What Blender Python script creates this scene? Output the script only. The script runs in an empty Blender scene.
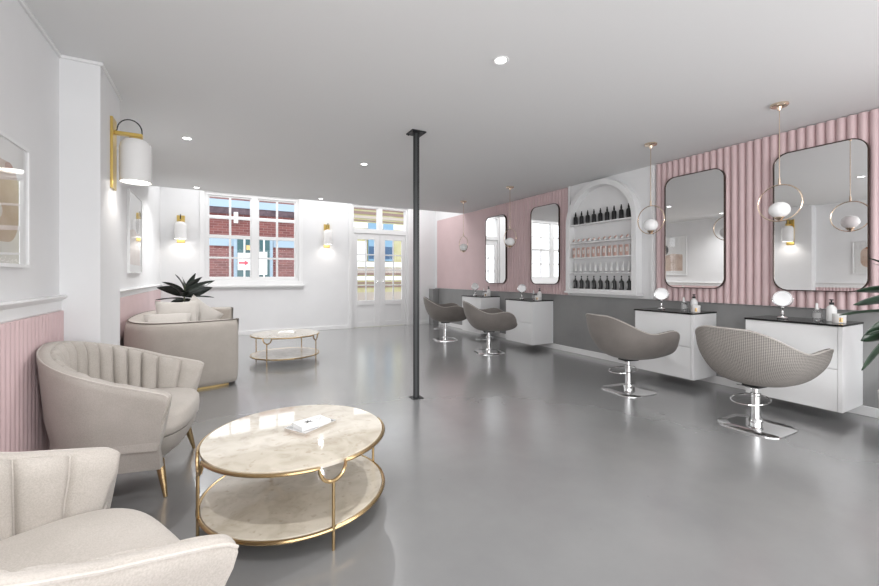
import bpy, bmesh, math, random
from mathutils import Vector, Matrix
random.seed(7)
pi = math.pi
scn = bpy.context.scene
COL = scn.collection

# ------------------------------------------------------------------ camera
CAMH = 1.2
YAW = math.atan(221.5 / 402.0)
cd = bpy.data.cameras.new('camera')
cam = bpy.data.objects.new('camera', cd)
COL.objects.link(cam)
cam.location = (0, 0, CAMH)
cam.rotation_euler = (pi / 2, 0, -YAW)
cd.sensor_width = 36.0
cd.lens = 36.0 * 402.0 / 879.0
cd.shift_y = -(293.0 - 276.3) / 879.0
cd.clip_start = 0.05
scn.camera = cam

# ------------------------------------------------------------------ light
scn.view_settings.view_transform = 'Standard'
scn.view_settings.look = 'None'
scn.view_settings.gamma = 1.0
scn.view_settings.use_curve_mapping = False
scn.view_settings.exposure = 0.34
w = bpy.data.worlds.new('world')
scn.world = w
w.use_nodes = True
bg = w.node_tree.nodes['Background']
bg.inputs[0].default_value = (0.92, 0.96, 1.0, 1)
bg.inputs[1].default_value = 2.1


def area(name, loc, rot, sx, sy, power, color=(1, 1, 1)):
    l = bpy.data.lights.new(name, 'AREA')
    l.shape = 'RECTANGLE'
    l.size = sx
    l.size_y = sy
    l.energy = power
    l.color = color
    o = bpy.data.objects.new(name, l)
    COL.objects.link(o)
    o.location = loc
    o.rotation_euler = rot
    return o


area('skylight_daylight', (2.0, 8.4, 3.36), (0, 0, 0), 5.4, 1.0, 42)
area('rear_fill_light', (2.0, -2.9, 1.55), (pi / 2 + .30, 0, 0), 5.0, 2.0, 55)  # added fill behind the camera, tilted up to brighten the ceiling
area('left_fill_light', (-0.80, -1.2, 1.6), (0, -pi / 2 - .2, 0), 1.8, 2.2, 80)  # unseen fill lamp added at the left wall, which has no window
area('right_fill_light', (4.80, -1.4, 1.6), (0, pi / 2 + .2, 0), 1.8, 2.2, 80)  # matching fill lamp added at the right wall behind the camera


# ------------------------------------------------------------------ helpers
def link(o, parent=None):
    COL.objects.link(o)
    if parent is not None:
        o.parent = parent
    return o


def tag(o, label=None, cat=None, group=None, kind=None):
    if label:
        o['label'] = label
    if cat:
        o['category'] = cat
    if group:
        o['group'] = group
    if kind:
        o['kind'] = kind
    return o


def thing(name, label, cat, loc=(0, 0, 0), rz=0.0, group=None):
    o = bpy.data.objects.new(name, None)
    o.empty_display_size = 0.1
    o.location = loc
    o.rotation_euler = (0, 0, rz)
    COL.objects.link(o)
    return tag(o, label, cat, group)


def mk(name, bm, mat, parent=None, smooth=True, angle=35, bevel=0.0, bseg=2, recalc=True):
    if recalc:
        bmesh.ops.recalc_face_normals(bm, faces=bm.faces[:])
    me = bpy.data.meshes.new(name)
    bm.to_mesh(me)
    bm.free()
    if smooth:
        for p in me.polygons:
            p.use_smooth = True
        try:
            me.set_sharp_from_angle(angle=math.radians(angle))
        except Exception:
            pass
    if mat is not None:
        me.materials.append(mat)
    o = bpy.data.objects.new(name, me)
    if bevel > 0:
        b = o.modifiers.new('bevel', 'BEVEL')
        b.width = bevel
        b.segments = bseg
        b.limit_method = 'ANGLE'
        b.angle_limit = math.radians(40)
    return link(o, parent)


def struct(name, bm, mat, parent=None, **k):
    o = mk(name, bm, mat, parent, **k)
    if parent is None:
        o['kind'] = 'structure'
    return o


def bx(bm, x0, y0, z0, x1, y1, z1):
    v = [bm.verts.new(p) for p in ((x0, y0, z0), (x1, y0, z0), (x1, y1, z0), (x0, y1, z0),
                                   (x0, y0, z1), (x1, y0, z1), (x1, y1, z1), (x0, y1, z1))]
    for f in ((0, 3, 2, 1), (4, 5, 6, 7), (0, 1, 5, 4), (1, 2, 6, 5), (2, 3, 7, 6), (3, 0, 4, 7)):
        bm.faces.new([v[i] for i in f])
    return bm


def quad(*p):
    bm = bmesh.new()
    bm.faces.new([bm.verts.new(q) for q in p])
    return bm


def box(*a):
    return bx(bmesh.new(), *a)


def lathe(prof, seg=24, cx=0, cy=0, bm=None, cap=True):
    """revolve (r,z) profile around z through (cx,cy)"""
    bm = bm or bmesh.new()
    rings = []
    for r, z in prof:
        if r < 1e-5:
            rings.append([bm.verts.new((cx, cy, z))])
        else:
            rings.append([bm.verts.new((cx + r * math.cos(2 * pi * i / seg), cy + r * math.sin(2 * pi * i / seg), z)) for i in range(seg)])
    for a, b in zip(rings, rings[1:]):
        for i in range(seg):
            j = (i + 1) % seg
            if len(a) == 1 and len(b) == 1:
                continue
            if len(a) == 1:
                bm.faces.new((a[0], b[i], b[j]))
            elif len(b) == 1:
                bm.faces.new((a[i], a[j], b[0]))
            else:
                bm.faces.new((a[i], a[j], b[j], b[i]))
    for r in (rings[0], rings[-1]):
        if cap and len(r) > 2:
            bm.faces.new(r)
    return bm


def tube(pts, r, seg=10, closed=False, bm=None, rz=None):
    """sweep circle (radius r, or list of radii) along pts"""
    bm = bm or bmesh.new()
    P = [Vector(p) for p in pts]
    n = len(P)
    rad = r if isinstance(r, (list, tuple)) else [r] * n
    rings = []
    prevN = None
    for i in range(n):
        if closed:
            t = (P[(i + 1) % n] - P[i - 1]).normalized()
        else:
            t = (P[min(i + 1, n - 1)] - P[max(i - 1, 0)]).normalized()
        if prevN is None:
            up = Vector((0, 0, 1)) if abs(t.z) < 0.9 else Vector((1, 0, 0))
            nn = (up - t * up.dot(t)).normalized()
        else:
            nn = prevN - t * prevN.dot(t)
            nn = nn.normalized() if nn.length > 1e-6 else prevN
        prevN = nn
        b = t.cross(nn)
        rings.append([bm.verts.new(P[i] + (nn * math.cos(2 * pi * k / seg) + b * math.sin(2 * pi * k / seg)) * rad[i]) for k in range(seg)])
    m = n if closed else n - 1
    for i in range(m):
        a, b = rings[i], rings[(i + 1) % n]
        for k in range(seg):
            bm.faces.new((a[k], a[(k + 1) % seg], b[(k + 1) % seg], b[k]))
    if not closed:
        bm.faces.new(rings[0])
        bm.faces.new(rings[-1])
    return bm


def prism(outline, z0, z1, bm=None):
    bm = bm or bmesh.new()
    a = [bm.verts.new((x, y, z0)) for x, y in outline]
    b = [bm.verts.new((x, y, z1)) for x, y in outline]
    n = len(a)
    for i in range(n):
        bm.faces.new((a[i], a[(i + 1) % n], b[(i + 1) % n], b[i]))
    bm.faces.new(a)
    bm.faces.new(b)
    return bm


def rrect(w_, h_, r, seg=8, cx=0, cy=0):
    out = []
    for (sx, sy, a0) in ((1, 1, 0), (-1, 1, 90), (-1, -1, 180), (1, -1, 270)):
        for k in range(seg + 1):
            a = math.radians(a0 + 90 * k / seg)
            out.append((cx + sx * (w_ / 2 - r) + r * math.cos(a), cy + sy * (h_ / 2 - r) + r * math.sin(a)))
    return out


def copy_tree(o, parent=None):
    c = o.copy()
    COL.objects.link(c)
    if parent is not None:
        c.parent = parent
    for ch in [q for q in bpy.data.objects if q.parent == o]:
        copy_tree(ch, c)
    return c


def dup(o, loc, rz=None, label=None):
    c = copy_tree(o)
    c.location = loc
    if rz is not None:
        c.rotation_euler = (0, 0, rz)
    if label:
        c['label'] = label
    return c


# ------------------------------------------------------------------ materials
def M(name, col, rough=0.5, metal=0.0, spec=0.5, emit=None, estr=0.0, trans=0.0, ior=1.45, coat=0.0, alpha=1.0):
    m = bpy.data.materials.new(name)
    m.use_nodes = True
    b = m.node_tree.nodes['Principled BSDF']
    b.inputs['Base Color'].default_value = (*col, 1)
    b.inputs['Roughness'].default_value = rough
    b.inputs['Metallic'].default_value = metal
    b.inputs['Specular IOR Level'].default_value = spec
    b.inputs['Transmission Weight'].default_value = trans
    b.inputs['IOR'].default_value = ior
    b.inputs['Coat Weight'].default_value = coat
    b.inputs['Coat Roughness'].default_value = 0.05
    if emit:
        b.inputs['Emission Color'].default_value = (*emit, 1)
        b.inputs['Emission Strength'].default_value = estr
    return m


def noisy(m, c1, c2, scale=5.0, detail=4.0, bump=0.0, bscale=None, lo=0.35, hi=0.65, rough=None):
    nt = m.node_tree
    N = nt.nodes
    L = nt.links
    b = N['Principled BSDF']
    tc = N.new('ShaderNodeTexCoord')
    nz = N.new('ShaderNodeTexNoise')
    nz.inputs['Scale'].default_value = scale
    nz.inputs['Detail'].default_value = detail
    L.new(tc.outputs['Object'], nz.inputs['Vector'])
    cr = N.new('ShaderNodeValToRGB')
    cr.color_ramp.elements[0].position = lo
    cr.color_ramp.elements[0].color = (*c1, 1)
    cr.color_ramp.elements[1].position = hi
    cr.color_ramp.elements[1].color = (*c2, 1)
    L.new(nz.outputs['Fac'], cr.inputs[0])
    L.new(cr.outputs[0], b.inputs['Base Color'])
    if rough:
        mr = N.new('ShaderNodeMapRange')
        mr.inputs['To Min'].default_value = rough[0]
        mr.inputs['To Max'].default_value = rough[1]
        L.new(nz.outputs['Fac'], mr.inputs['Value'])
        L.new(mr.outputs[0], b.inputs['Roughness'])
    if bump:
        n2 = N.new('ShaderNodeTexNoise')
        n2.inputs['Scale'].default_value = bscale or scale * 10
        n2.inputs['Detail'].default_value = 3
        L.new(tc.outputs['Object'], n2.inputs['Vector'])
        bp = N.new('ShaderNodeBump')
        bp.inputs['Strength'].default_value = bump
        bp.inputs['Distance'].default_value = 0.002
        L.new(n2.outputs['Fac'], bp.inputs['Height'])
        L.new(bp.outputs[0], b.inputs['Normal'])
    return m


m_wall = noisy(M('wall_paint', (.78, .78, .785), .6), (.77, .77, .775), (.79, .79, .795), 3)
m_ceil = M('ceiling_paint', (.76, .76, .76), .8)
m_white = M('white_satin_paint', (.80, .80, .80), .35)
m_pink = noisy(M('pink_paint', (.64, .48, .485), .5), (.63, .475, .48), (.655, .495, .50), 4)
m_grey = noisy(M('grey_microcement', (.25, .25, .25), .55), (.235, .235, .235), (.275, .275, .272), 2.2, 6, .1, 40)
m_brass = M('brushed_brass', (.52, .375, .20), .25, 1.0)
m_brassd = M('aged_brass', (.30, .22, .10), .35, 1.0)
m_gold = M('yellow_gold', (.72, .52, .16), .28, 1.0)
m_rose = M('pale_rose_gold', (.78, .64, .50), .2, 1.0)
m_chrome = M('chrome', (.82, .82, .82), .09, 1.0)
m_steel = M('dark_column_steel', (.018, .019, .020), .35, 0.3)
m_steelg = M('grey_steel_web', (.06, .063, .065), .4, 0.3)  # web is a paler grey than the flanges
m_mirror = M('mirror_glass', (.90, .90, .90), .005, 1.0)
m_bronze = M('dark_bronze', (.06, .04, .03), .3, .8)
m_black = M('black_gloss', (.012, .012, .012), .12)
m_blackm = M('black_matte_plastic', (.012, .012, .013), .35)
m_cord = M('black_cord', (.02, .02, .02), .6)
m_opal = M('opal_glass', (.80, .79, .78), .25)
m_opal_in = M('lamp_diffuser', (1, 1, 1), .4, emit=(1, .96, .9), estr=6.0)
m_globe = M('opal_globe', (.80, .80, .80), .12, emit=(1, .98, .95), estr=.03)
m_down = M('downlight_lens', (1, 1, 1), .4, emit=(1, 1, 1), estr=9.0)
m_paper = M('white_paper', (.82, .82, .81), .6)
m_label = M('grey_label', (.42, .42, .42), .5)
m_clear = M('clear_plastic', (.93, .94, .94), .05, trans=.9, ior=1.35)


def thin_glass(name, refl, ior=None):
    m = bpy.data.materials.new(name)
    m.use_nodes = True
    nt = m.node_tree
    nt.nodes.clear()
    out = nt.nodes.new('ShaderNodeOutputMaterial')
    mx = nt.nodes.new('ShaderNodeMixShader')
    tr_ = nt.nodes.new('ShaderNodeBsdfTransparent')
    gl = nt.nodes.new('ShaderNodeBsdfGlossy')
    gl.inputs['Roughness'].default_value = 0.0
    lw = nt.nodes.new('ShaderNodeLayerWeight')
    lw.inputs['Blend'].default_value = .5
    pw_ = nt.nodes.new('ShaderNodeMath')
    pw_.operation = 'POWER'
    pw_.inputs[1].default_value = 3.5
    nt.links.new(lw.outputs['Facing'], pw_.inputs[0])
    fr = nt.nodes.new('ShaderNodeMath')
    fr.operation = 'MULTIPLY_ADD'
    fr.inputs[1].default_value = 1 - refl
    fr.inputs[2].default_value = refl
    nt.links.new(pw_.outputs[0], fr.inputs[0])
    nt.links.new(fr.outputs[0], mx.inputs[0])
    nt.links.new(tr_.outputs[0], mx.inputs[1])
    nt.links.new(gl.outputs[0], mx.inputs[2])
    nt.links.new(mx.outputs[0], out.inputs['Surface'])
    return m


m_glasspane = thin_glass('pane_glass', .02)
m_carton = noisy(M('carton_pink', (.62, .40, .34), .5), (.60, .38, .32), (.66, .45, .39), 20)
m_cartonw = M('carton_white', (.78, .75, .73), .5)
m_leaf = noisy(M('dark_leaf', (.018, .028, .020), .28), (.006, .010, .008), (.016, .024, .017), 14)
m_leafg = noisy(M('green_leaf', (.02, .045, .022), .3), (.007, .018, .010), (.022, .045, .024), 10)
m_stem = M('plant_stem', (.10, .12, .06), .6)
m_pot = M('pot_ceramic', (.55, .54, .52), .5)
m_soil = noisy(M('soil', (.04, .03, .02), .9), (.03, .02, .015), (.06, .045, .03), 40)


def fabric(name, c1, c2, scale=260.0, bump=.35):
    m = M(name, c1, .85, spec=.25)
    nt = m.node_tree
    N = nt.nodes
    L = nt.links
    b = N['Principled BSDF']
    tc = N.new('ShaderNodeTexCoord')
    n1 = N.new('ShaderNodeTexNoise')
    n1.inputs['Scale'].default_value = scale
    n1.inputs['Detail'].default_value = 2
    n2 = N.new('ShaderNodeTexNoise')
    n2.inputs['Scale'].default_value = 6
    n2.inputs['Detail'].default_value = 4
    L.new(tc.outputs['Object'], n1.inputs['Vector'])
    L.new(tc.outputs['Object'], n2.inputs['Vector'])
    mx = N.new('ShaderNodeMath')
    mx.operation = 'MULTIPLY_ADD'
    mx.inputs[1].default_value = .6
    L.new(n1.outputs['Fac'], mx.inputs[0])
    m2 = N.new('ShaderNodeMath')
    m2.operation = 'MULTIPLY'
    m2.inputs[1].default_value = .4
    L.new(n2.outputs['Fac'], m2.inputs[0])
    L.new(m2.outputs[0], mx.inputs[2])
    cr = N.new('ShaderNodeValToRGB')
    cr.color_ramp.elements[0].position = .38
    cr.color_ramp.elements[0].color = (*c1, 1)
    cr.color_ramp.elements[1].position = .62
    cr.color_ramp.elements[1].color = (*c2, 1)
    L.new(mx.outputs[0], cr.inputs[0])
    L.new(cr.outputs[0], b.inputs['Base Color'])
    b.inputs['Sheen Weight'].default_value = .15
    bp = N.new('ShaderNodeBump')
    bp.inputs['Strength'].default_value = bump
    bp.inputs['Distance'].default_value = .001
    L.new(n1.outputs['Fac'], bp.inputs['Height'])
    L.new(bp.outputs[0], b.inputs['Normal'])
    return m


m_fab = fabric('cream_boucle_fabric', (.41, .375, .335), (.50, .46, .42))
m_fab2 = fabric('sofa_fabric', (.41, .37, .33), (.48, .44, .395))
m_pip = fabric('piping_fabric', (.50, .46, .42), (.56, .52, .48))
m_pipd = M('dark_piping', (.16, .14, .12), .8)
m_pillow = fabric('pillow_fabric', (.44, .41, .375), (.51, .48, .445))


def check_fabric():
    m = M('houndstooth_fabric', (.2, .18, .17), .8, spec=.25)
    nt = m.node_tree
    N = nt.nodes
    L = nt.links
    b = N['Principled BSDF']
    tc = N.new('ShaderNodeTexCoord')
    sp = N.new('ShaderNodeSeparateXYZ')
    L.new(tc.outputs['Object'], sp.inputs[0])
    at = N.new('ShaderNodeMath')
    at.operation = 'ARCTAN2'
    L.new(sp.outputs['Y'], at.inputs[0])
    L.new(sp.outputs['X'], at.inputs[1])
    ar = N.new('ShaderNodeMath')
    ar.operation = 'MULTIPLY'
    ar.inputs[1].default_value = .36
    L.new(at.outputs[0], ar.inputs[0])
    cb = N.new('ShaderNodeCombineXYZ')
    L.new(ar.outputs[0], cb.inputs['X'])
    L.new(sp.outputs['Z'], cb.inputs['Y'])
    mp = N.new('ShaderNodeMapping')
    mp.inputs['Rotation'].default_value = (0, 0, .785)
    ck = N.new('ShaderNodeTexChecker')
    ck.inputs['Scale'].default_value = 125
    ck.inputs['Color1'].default_value = (.35, .325, .30, 1)
    ck.inputs['Color2'].default_value = (.15, .138, .128, 1)
    L.new(cb.outputs[0], mp.inputs['Vector'])
    L.new(mp.outputs[0], ck.inputs['Vector'])
    L.new(ck.outputs[0], b.inputs['Base Color'])
    return m


m_check = check_fabric()
m_tweed = fabric('plain_tweed', (.165, .148, .135), (.215, .195, .18), 300)
m_edge = fabric('shell_edge_fabric', (.40, .37, .34), (.46, .43, .40), 300)


def stone():
    m = M('polished_cream_marble', (.6, .55, .48), .04, coat=.6)
    nt = m.node_tree
    N = nt.nodes
    L = nt.links
    b = N['Principled BSDF']
    tc = N.new('ShaderNodeTexCoord')
    n1 = N.new('ShaderNodeTexNoise')
    n1.inputs['Scale'].default_value = 9
    n1.inputs['Detail'].default_value = 8
    n1.inputs['Distortion'].default_value = 1.2
    vo = N.new('ShaderNodeTexVoronoi')
    vo.inputs['Scale'].default_value = 26
    L.new(tc.outputs['Object'], n1.inputs['Vector'])
    L.new(n1.outputs['Color'], vo.inputs['Vector']) if False else L.new(tc.outputs['Object'], vo.inputs['Vector'])
    cr = N.new('ShaderNodeValToRGB')
    e = cr.color_ramp.elements
    e[0].position = .34
    e[0].color = (.50, .445, .36, 1)
    e[1].position = .62
    e[1].color = (.62, .565, .475, 1)
    x = e.new(.48)
    x.color = (.57, .515, .425, 1)
    L.new(n1.outputs['Fac'], cr.inputs[0])
    n3 = N.new('ShaderNodeTexNoise')
    n3.inputs['Scale'].default_value = 30
    n3.inputs['Detail'].default_value = 3
    L.new(tc.outputs['Object'], n3.inputs['Vector'])
    c3 = N.new('ShaderNodeValToRGB')
    c3.color_ramp.elements[0].position = .60
    c3.color_ramp.elements[0].color = (0, 0, 0, 1)
    c3.color_ramp.elements[1].position = .70
    c3.color_ramp.elements[1].color = (.6, .6, .6, 1)
    L.new(n3.outputs['Fac'], c3.inputs[0])
    mx = N.new('ShaderNodeMix')
    mx.data_type = 'RGBA'
    L.new(c3.outputs[0], mx.inputs[0])
    L.new(cr.outputs[0], mx.inputs[6])
    mx.inputs[7].default_value = (.42, .35, .27, 1)
    L.new(mx.outputs[2], b.inputs['Base Color'])
    return m


m_stone = stone()


def floor_mat():
    m = M('polished_concrete', (.25, .25, .25), .25, spec=.5, coat=1.0)
    m.node_tree.nodes['Principled BSDF'].inputs['Coat IOR'].default_value = 1.75
    m.node_tree.nodes['Principled BSDF'].inputs['Coat Roughness'].default_value = .2
    nt = m.node_tree
    N = nt.nodes
    L = nt.links
    b = N['Principled BSDF']
    tc = N.new('ShaderNodeTexCoord')
    n1 = N.new('ShaderNodeTexNoise')
    n1.inputs['Scale'].default_value = 1.3
    n1.inputs['Detail'].default_value = 8
    n1.inputs['Roughness'].default_value = .6
    L.new(tc.outputs['Object'], n1.inputs['Vector'])
    cr = N.new('ShaderNodeValToRGB')
    cr.color_ramp.elements[0].position = .3
    cr.color_ramp.elements[0].color = (.185, .185, .186, 1)
    cr.color_ramp.elements[1].position = .7
    cr.color_ramp.elements[1].color = (.225, .225, .223, 1)
    L.new(n1.outputs['Fac'], cr.inputs[0])
    vo = N.new('ShaderNodeTexVoronoi')
    vo.inputs['Scale'].default_value = 9
    L.new(tc.outputs['Object'], vo.inputs['Vector'])
    c2 = N.new('ShaderNodeValToRGB')
    c2.color_ramp.elements[0].position = .035
    c2.color_ramp.elements[0].color = (1, 1, 1, 1)
    c2.color_ramp.elements[1].position = .06
    c2.color_ramp.elements[1].color = (0, 0, 0, 1)
    L.new(vo.outputs['Distance'], c2.inputs[0])
    n4 = N.new('ShaderNodeTexNoise')
    n4.inputs['Scale'].default_value = 1.1
    L.new(tc.outputs['Object'], n4.inputs['Vector'])
    c4 = N.new('ShaderNodeValToRGB')
    c4.color_ramp.elements[0].position = .50
    c4.color_ramp.elements[0].color = (0, 0, 0, 1)
    c4.color_ramp.elements[1].position = .62
    c4.color_ramp.elements[1].color = (.55, .55, .55, 1)
    L.new(n4.outputs['Fac'], c4.inputs[0])
    mu = N.new('ShaderNodeMath')
    mu.operation = 'MULTIPLY'
    L.new(c2.outputs[0], mu.inputs[0])
    L.new(c4.outputs[0], mu.inputs[1])
    mx = N.new('ShaderNodeMix')
    mx.data_type = 'RGBA'
    L.new(mu.outputs[0], mx.inputs[0])
    L.new(cr.outputs[0], mx.inputs[6])
    mx.inputs[7].default_value = (.12, .12, .11, 1)
    L.new(mx.outputs[2], b.inputs['Base Color'])
    mr = N.new('ShaderNodeMapRange')
    mr.inputs['To Min'].default_value = .22
    mr.inputs['To Max'].default_value = .34
    b.inputs['Roughness'].default_value = .27
    return m


m_floor = floor_mat()


def brick_mat():
    m = M('red_brick', (.5, .2, .17), .85)
    nt = m.node_tree
    N = nt.nodes
    L = nt.links
    b = N['Principled BSDF']
    tc = N.new('ShaderNodeTexCoord')
    sp = N.new('ShaderNodeSeparateXYZ')
    cb = N.new('ShaderNodeCombineXYZ')
    L.new(tc.outputs['Object'], sp.inputs[0])
    L.new(sp.outputs['X'], cb.inputs['X'])
    L.new(sp.outputs['Z'], cb.inputs['Y'])
    br = N.new('ShaderNodeTexBrick')
    br.inputs['Scale'].default_value = 1
    br.inputs['Brick Width'].default_value = .24
    br.inputs['Row Height'].default_value = .08
    br.inputs['Mortar Size'].default_value = .007
    br.inputs['Color1'].default_value = (.145, .042, .04, 1)
    br.inputs['Color2'].default_value = (.235, .08, .072, 1)
    br.inputs['Mortar'].default_value = (.28, .18, .17, 1)
    L.new(cb.outputs[0], br.inputs['Vector'])
    L.new(br.outputs['Color'], b.inputs['Base Color'])
    return m


m_brick = brick_mat()
m_paleblue = M('pale_blue_render', (.33, .43, .52), .6)
m_dark_band = noisy(M('slate_mauve', (.20, .15, .18), .7), (.05, .03, .04), (.11, .07, .085), 6)
m_teal = M('shopfront_teal', (.05, .12, .13), .2)
m_cream = noisy(M('cream_stone', (.75, .68, .40), .8), (.40, .36, .18), (.46, .44, .28), 2.5)
m_buff = M('buff_render', (.40, .35, .31), .8)
m_mauve = M('mauve_stone', (.22, .15, .13), .8)
m_blueglass = M('blue_window_glass', (.17, .30, .42), .3)
m_dblue = M('dark_blue_panel', (.03, .08, .16), .3)
m_redp = M('red_print', (.65, .06, .10), .6)
m_pave = noisy(M('paving', (.5, .5, .49), .8), (.45, .45, .44), (.55, .55, .54), 3)
m_art_beige = noisy(M('art_beige', (.62, .47, .38), .7), (.58, .43, .34), (.66, .52, .43), 6)
m_art_grey = noisy(M('art_charcoal', (.08, .07, .07), .7), (.05, .045, .045), (.14, .12, .12), 12)
m_art_rust = M('art_rust', (.45, .20, .12), .7)

# ------------------------------------------------------------------ room
XL, XP, XF, XR = -0.89, -0.685, -0.95, 4.89
YB, YE, YF = -3.0, 7.72, 9.10
CH, CH2 = 2.62, 3.40
PY0, PY1 = 3.43, 4.04

struct('floor', box(XF - .2, YB - .2, -.12, XR + .2, YF + .2, 0), m_floor)
struct('ceiling', box(XF - .2, YB - .2, CH, XR + .2, YE, CH + .15), m_ceil)
struct('ceiling', box(XF - .2, YE - .15, CH2, XR + .2, YF + .2, CH2 + .1), m_ceil)
bm = box(XF - .2, YE - .15, CH + .15, XR + .2, YE, CH2)
struct('wall_bulkhead', bm, m_wall)
# left wall, pillar
struct('wall_left', box(XL - .2, YB - .1, 0, XL, PY0, CH), m_wall)
struct('wall_left', box(XF - .2, PY1, 0, XF, YF, CH2), m_wall)
struct('wall_pillar', box(XL - .2, PY0, 0, XP, PY1, CH), m_wall)
struct('wall_right', box(XR, YB - .1, 0, XR + .2, YF, CH2), m_wall)


# far wall with openings
def wall_with_holes(x0, x1, z0, z1, holes, y0, y1):
    xs = sorted(set([x0, x1] + [h[0] for h in holes] + [h[1] for h in holes]))
    bm = bmesh.new()
    for a, b in zip(xs, xs[1:]):
        hs = sorted([(h[2], h[3]) for h in holes if h[0] <= a + 1e-6 and h[1] >= b - 1e-6])
        z = z0
        for h in hs:
            if h[0] > z + 1e-6:
                bx(bm, a, y0, z, b, y1, h[0])
            z = h[1]
        if z < z1 - 1e-6:
            bx(bm, a, y0, z, b, y1, z1)
    return bm


WX0, WX1, WZ0, WZ1 = -.24, 1.54, 1.09, 2.88
DX0, DX1, DZ1 = 2.70, 4.12, 2.88
struct('wall_far', wall_with_holes(XF - .2, XR + .2, 0, CH2, [(WX0, WX1, WZ0, WZ1), (DX0, DX1, 0, DZ1)], YF, YF + .22), m_wall, smooth=False)
struct('wall_rear', wall_with_holes(XF - .2, XR + .2, 0, CH, [(-.6, 4.6, .5, 2.5)], YB - .2, YB), m_wall, smooth=False)


# window_1: two sliding sashes side by side, 4 rows x 2 columns each
def frame_part(name, boxes, mat, parent, bevel=.004, **k):
    bm = bmesh.new()
    for b in boxes:
        bx(bm, *b)
    return mk(name, bm, mat, parent, smooth=False, bevel=bevel, **k)


win = frame_part('window_1', [(WX0, YF + .02, WZ1 - .07, WX1, YF + .12, WZ1), (WX0, YF + .02, WZ0, WX1, YF + .12, WZ0 + .07),
                              (WX0, YF + .02, WZ0 + .07, WX0 + .07, YF + .12, WZ1 - .07), (WX1 - .07, YF + .02, WZ0 + .07, WX1, YF + .12, WZ1 - .07),
                              (.60, YF + .02, WZ0 + .07, .73, YF + .12, WZ1 - .07)], m_white, None)
tag(win, kind='structure')
for (a, b) in ((-.17, .60), (.73, 1.47)):
    mid = (a + b) / 2
    frame_part('window_sash', [(a, YF + .04, 1.16, b, YF + .08, 1.19), (a, YF + .04, 2.78, b, YF + .08, 2.81),
                               (a, YF + .04, 1.19, a + .02, YF + .08, 2.78), (b - .02, YF + .04, 1.19, b, YF + .08, 2.78),
                               (mid - .02, YF + .042, 1.19, mid + .02, YF + .079, 2.78),
                               (a + .02, YF + .04, 1.96, b - .02, YF + .085, 2.03),
                               (a + .02, YF + .045, 1.555, b - .02, YF + .075, 1.59),
                               (a + .02, YF + .045, 2.36, b - .02, YF + .075, 2.395)], m_white, win)
    mk('window_pane', quad((a + .005, YF + .056, 1.165), (b - .005, YF + .056, 1.165), (b - .005, YF + .056, 2.80), (a + .005, YF + .056, 2.80)), m_glasspane, win, smooth=False, recalc=False)
# architrave and sill on the wall face
frame_part('window_casing', [(WX0 - .07, YF - .02, WZ0, WX0 + .01, YF, WZ1 + .08), (WX1 - .01, YF - .02, WZ0, WX1 + .07, YF, WZ1 + .08),
                             (WX0 + .01, YF - .02, WZ1, WX1 - .01, YF, WZ1 + .08)], m_white, win)
frame_part('window_sill', [(WX0 - .11, YF - .075, .985, WX1 + .10, YF, 1.02), (WX0 - .06, YF - .03, .955, WX1 + .06, YF, .985),
                           (WX0 - .07, YF - .02, 1.02, WX1 + .07, YF, 1.09)], m_white, win)

# door_1: double door with transom
door = frame_part('door_1', [(DX0, YF + .01, 0, DX0 + .055, YF + .14, DZ1), (DX1 - .055, YF + .01, 0, DX1, YF + .14, DZ1),
                             (DX0 + .055, YF + .01, 2.21, DX1 - .055, YF + .14, 2.32), (DX0 + .055, YF + .01, DZ1 - .06, DX1 - .055, YF + .14, DZ1),
                             (3.34, YF + .02, 2.32, 3.46, YF + .12, DZ1 - .06),
                             (DX0 - .07, YF - .025, 0, DX0 + .005, YF, DZ1 + .06), (DX1 - .005, YF - .025, 0, DX1 + .07, YF, DZ1 + .06),
                             (DX0 + .005, YF - .025, DZ1 - .005, DX1 - .005, YF, DZ1 + .06)], m_white, None)
tag(door, kind='structure')
mk('transom_pane', quad((DX0 + .04, YF + .06, 2.31), (DX1 - .04, YF + .06, 2.31), (DX1 - .04, YF + .06, DZ1 - .05), (DX0 + .04, YF + .06, DZ1 - .05)), m_glasspane, door, smooth=False, recalc=False)
for i, (a, b) in enumerate(((DX0 + .058, 3.398), (3.402, DX1 - .058))):
    st = .09 if i == 0 else .13
    st2 = .13 if i == 0 else .09
    g0, g1 = a + st, b - st2
    bxs = [(a, YF + .03, .01, a + st, YF + .075, 2.205), (b - st2, YF + .03, .01, b, YF + .075, 2.205),
           (g0, YF + .03, .01, g1, YF + .075, .12), (g0, YF + .03, .52, g1, YF + .075, .63),
           (g0, YF + .03, 2.07, g1, YF + .075, 2.205), (g0, YF + .045, .12, g1, YF + .06, .52)]
    mid = (g0 + g1) / 2
    bxs.append((mid - .014, YF + .04, .63, mid + .014, YF + .07, 2.07))
    for k in (1, 2, 3):
        z = .63 + 1.44 * k / 4
        bxs.append((g0, YF + .04, z - .014, mid - .014, YF + .07, z + .014))
        bxs.append((mid + .014, YF + .04, z - .014, g1, YF + .07, z + .014))
    lf = frame_part('door_leaf', bxs, m_white, door, bevel=.003)
    mk('door_pane', quad((g0 - .005, YF + .055, .625), (g1 + .005, YF + .055, .625), (g1 + .005, YF + .055, 2.075), (g0 - .005, YF + .055, 2.075)), m_glasspane, lf, smooth=False, recalc=False)
    kx = 3.33 if i == 0 else 3.47
    kb = lathe([(0, 0), (.022, 0), (.022, .006), (.008, .012), (.008, .03), (.022, .04), (.024, .052), (.014, .062), (0, .064)], 16)
    bmesh.ops.rotate(kb, verts=kb.verts[:], matrix=Matrix.Rotation(pi / 2, 3, 'X'))
    bmesh.ops.translate(kb, verts=kb.verts[:], vec=(kx, YF + .03, 1.07))
    mk('door_handle', kb, m_chrome, lf)


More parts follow.
